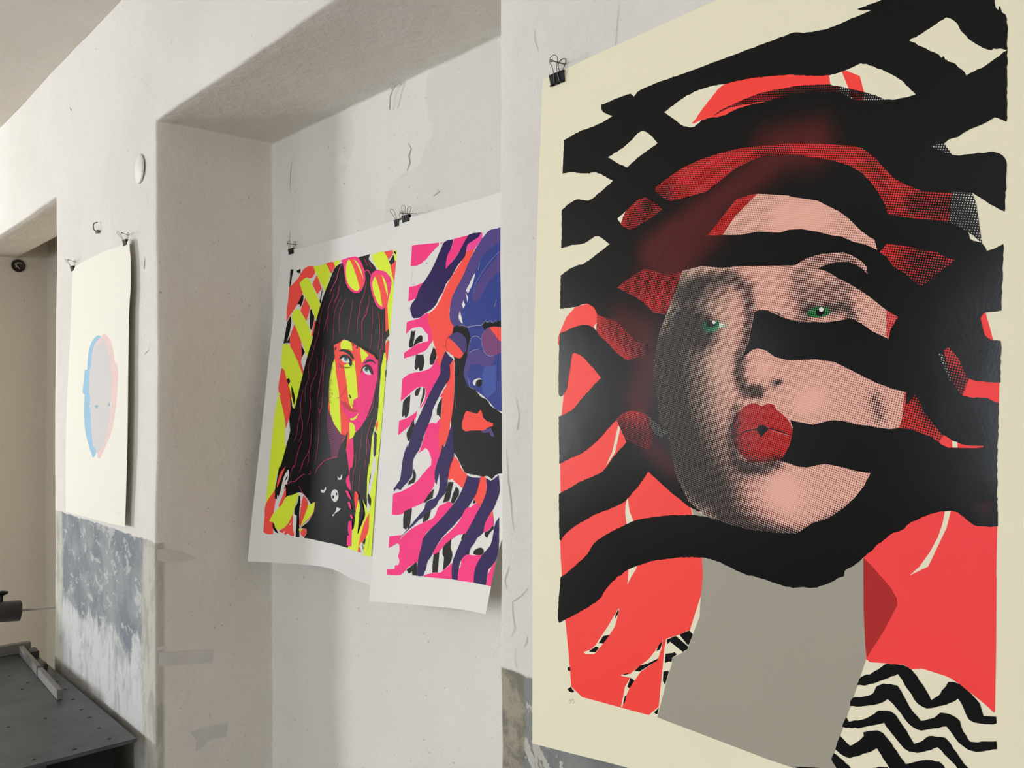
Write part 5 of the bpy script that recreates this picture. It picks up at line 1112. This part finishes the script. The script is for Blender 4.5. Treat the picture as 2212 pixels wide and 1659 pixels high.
# open round wiring box on the far cheek of the left recess
wb = empty('wiring_box', (-5.80, 1.245, 2.581)); tag(wb, 'dark open round wiring box with loose wires, left of the pale print', 'electrical box')
bm = bmesh.new(); rings = [[bm.verts.new((x, r*cos(2*pi*i/28), r*sin(2*pi*i/28))) for i in range(28)] for r, x in ((.038, .000), (.037, .007), (.034, .007), (.033, .003), (.0001, .003))]
for a, b in zip(rings, rings[1:]):
    for i in range(28): bm.faces.new((a[i], a[(i+1) % 28], b[(i+1) % 28], b[i]))
bmesh.ops.recalc_face_normals(bm, faces=bm.faces)
obj('box_shell', bm, simple('dark_bakelite', rgb(46, 36, 28), .6), wb, True)
random.seed(4)
for i in range(4):
    bm = bmesh.new(); a = random.uniform(0, 6.28)
    P = [Vector((.0, cos(a)*.022, sin(a)*.022)), Vector((.016, cos(a+.6)*.020, sin(a+.6)*.018)), Vector((.026, cos(a+1.5)*.016, sin(a+1.5)*.014)), Vector((.016, cos(a+2.4)*.024, sin(a+2.4)*.022))]
    tube(bm, P, .0024, 7); obj('wire', bm, simple('wire_sleeve', (rgb(196, 190, 176) if i < 3 else rgb(60, 50, 44)), .6), wb, True)

# ---------------------------------------------------------------- work table in the corner
MTB = simple('dark_grey_steel_plate', rgb(86, 90, 94), .45, .3, bump=.08, bs=30, var=rgb(70, 74, 78))
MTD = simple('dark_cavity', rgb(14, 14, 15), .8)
MTP = simple('grey_painted_cabinet', rgb(84, 85, 84), .7, var=rgb(72, 73, 72))
tb = empty('work_table', (-3.6, .35, 0)); tag(tb, 'low dark grey metal-topped work table against the peeling pier', 'table')
def loc(p): return Vector(p)-Vector((-3.6, .35, 0))
bm = bmesh.new(); TX0, TX1, TY0, TY1, TZ = -4.275, -2.905, -.25, .972, .66
box(bm, TX0+3.6, TX1+3.6, TY0-.35, TY1-.35, TZ-.012, TZ, bev=.002)
random.seed(3)
for hx, hy in ((-3.703, 0.813), (-3.707, 0.934), (-3.589, 0.934), (-3.446, 0.924), (-3.311, 0.915), (-3.306, 0.798), (-3.21, 0.913), (-3.083, 0.907), (-3.302, 0.685), (-2.963, 0.903), (-2.948, 0.795), (-2.949, 0.681), (-3.92, 0.815), (-3.773, 0.848)):
    c = loc((hx, hy, TZ+.0006)); R0 = .0065
    f = bm.faces.new([bm.verts.new((c.x+R0*cos(2*pi*i/12), c.y+R0*sin(2*pi*i/12), c.z)) for i in range(12)]); f.material_index = 1
obj('table_top', bm, [MTB, MTD], tb)
bm = bmesh.new(); box(bm, -4.2+3.6, -2.945+3.6, -.20-.35, .715-.35, .0, TZ-.012, bev=.003); obj('cabinet', bm, MTP, tb)
bm = bmesh.new(); box(bm, -4.2+3.6, -2.99+3.6, .72-.35, .93-.35, .03, TZ-.012, bev=.003); obj('gap_shade_block', bm, MTD, tb)
bm = bmesh.new(); box(bm, -4.27+3.6, -4.235+3.6, -.20-.35, .965-.35, TZ, TZ+.042, bev=.002); o = obj('stop_rail', bm, simple('grey_rail', rgb(104, 101, 94), .6)); o.location = (-3.6, .35, .0005)
tag(o, 'grey cross rail lying over the far end of the dark table', 'rail')
# loose bar lying on the table
br = empty('metal_bar', (-3.86, .905, TZ), (0, 0, radians(-2.8))); tag(br, 'pale grey flat bar with a notch lying on the dark table', 'bar')
bm = bmesh.new(); box(bm, -.355, .385, -.009, .009, .001, .038, bev=.0015); obj('bar_blade', bm, simple('pale_aluminium', rgb(122, 120, 116), .55, .2), br)
bm = bmesh.new(); box(bm, .02, .035, -.012, .014, .0015, .041, bev=.001); obj('bar_bracket', bm, MTP, br)
bm = bmesh.new(); box(bm, -.33, -.25, .016, .05, .001, .03, bev=.002); 
MLUG = simple('dark_lug', rgb(62, 60, 57), .6)
obj('bar_lug', bm, MLUG, br)
bm = bmesh.new(); box(bm, -.10, -.05, .016, .045, .001, .022, bev=.002)
obj('bar_lug', bm, MLUG, br)
# clamp arm of the press at the left edge
pr = empty('press_arm', (-4.40, .62, 0)); tag(pr, 'black cylindrical clamp arm with wing knob and thin steel rod beside the table', 'press')
def cyl(bm, p, q, r, n=28, mi=0): tube(bm, [p, q], r, n, mi=mi)
bm = bmesh.new(); cyl(bm, (0, -.10, .860), (0, .335, .812), .046)
obj('clamp_cylinder', bm, simple('black_rubbered_steel', rgb(28, 28, 30), .5), pr)
bm = bmesh.new(); cyl(bm, (0, .31, .814), (0, .705, .792), .0055, 12); obj('rod', bm, simple('bright_steel_rod', rgb(176, 176, 172), .5), pr, True)
bm = bmesh.new(); cyl(bm, (0, .262, .850), (0, .262, .898), .007, 10)
tube(bm, [(0, .262, .892), (0, .262, .898), (0, .262, .906), (0, .262, .910)], [.012, .026, .028, .016], 18)
obj('knob', bm, MBK, pr, True)
bm = bmesh.new(); box(bm, -.05, .05, -.16, -.08, .0, .90, bev=.006); obj('post', bm, MTP, pr)
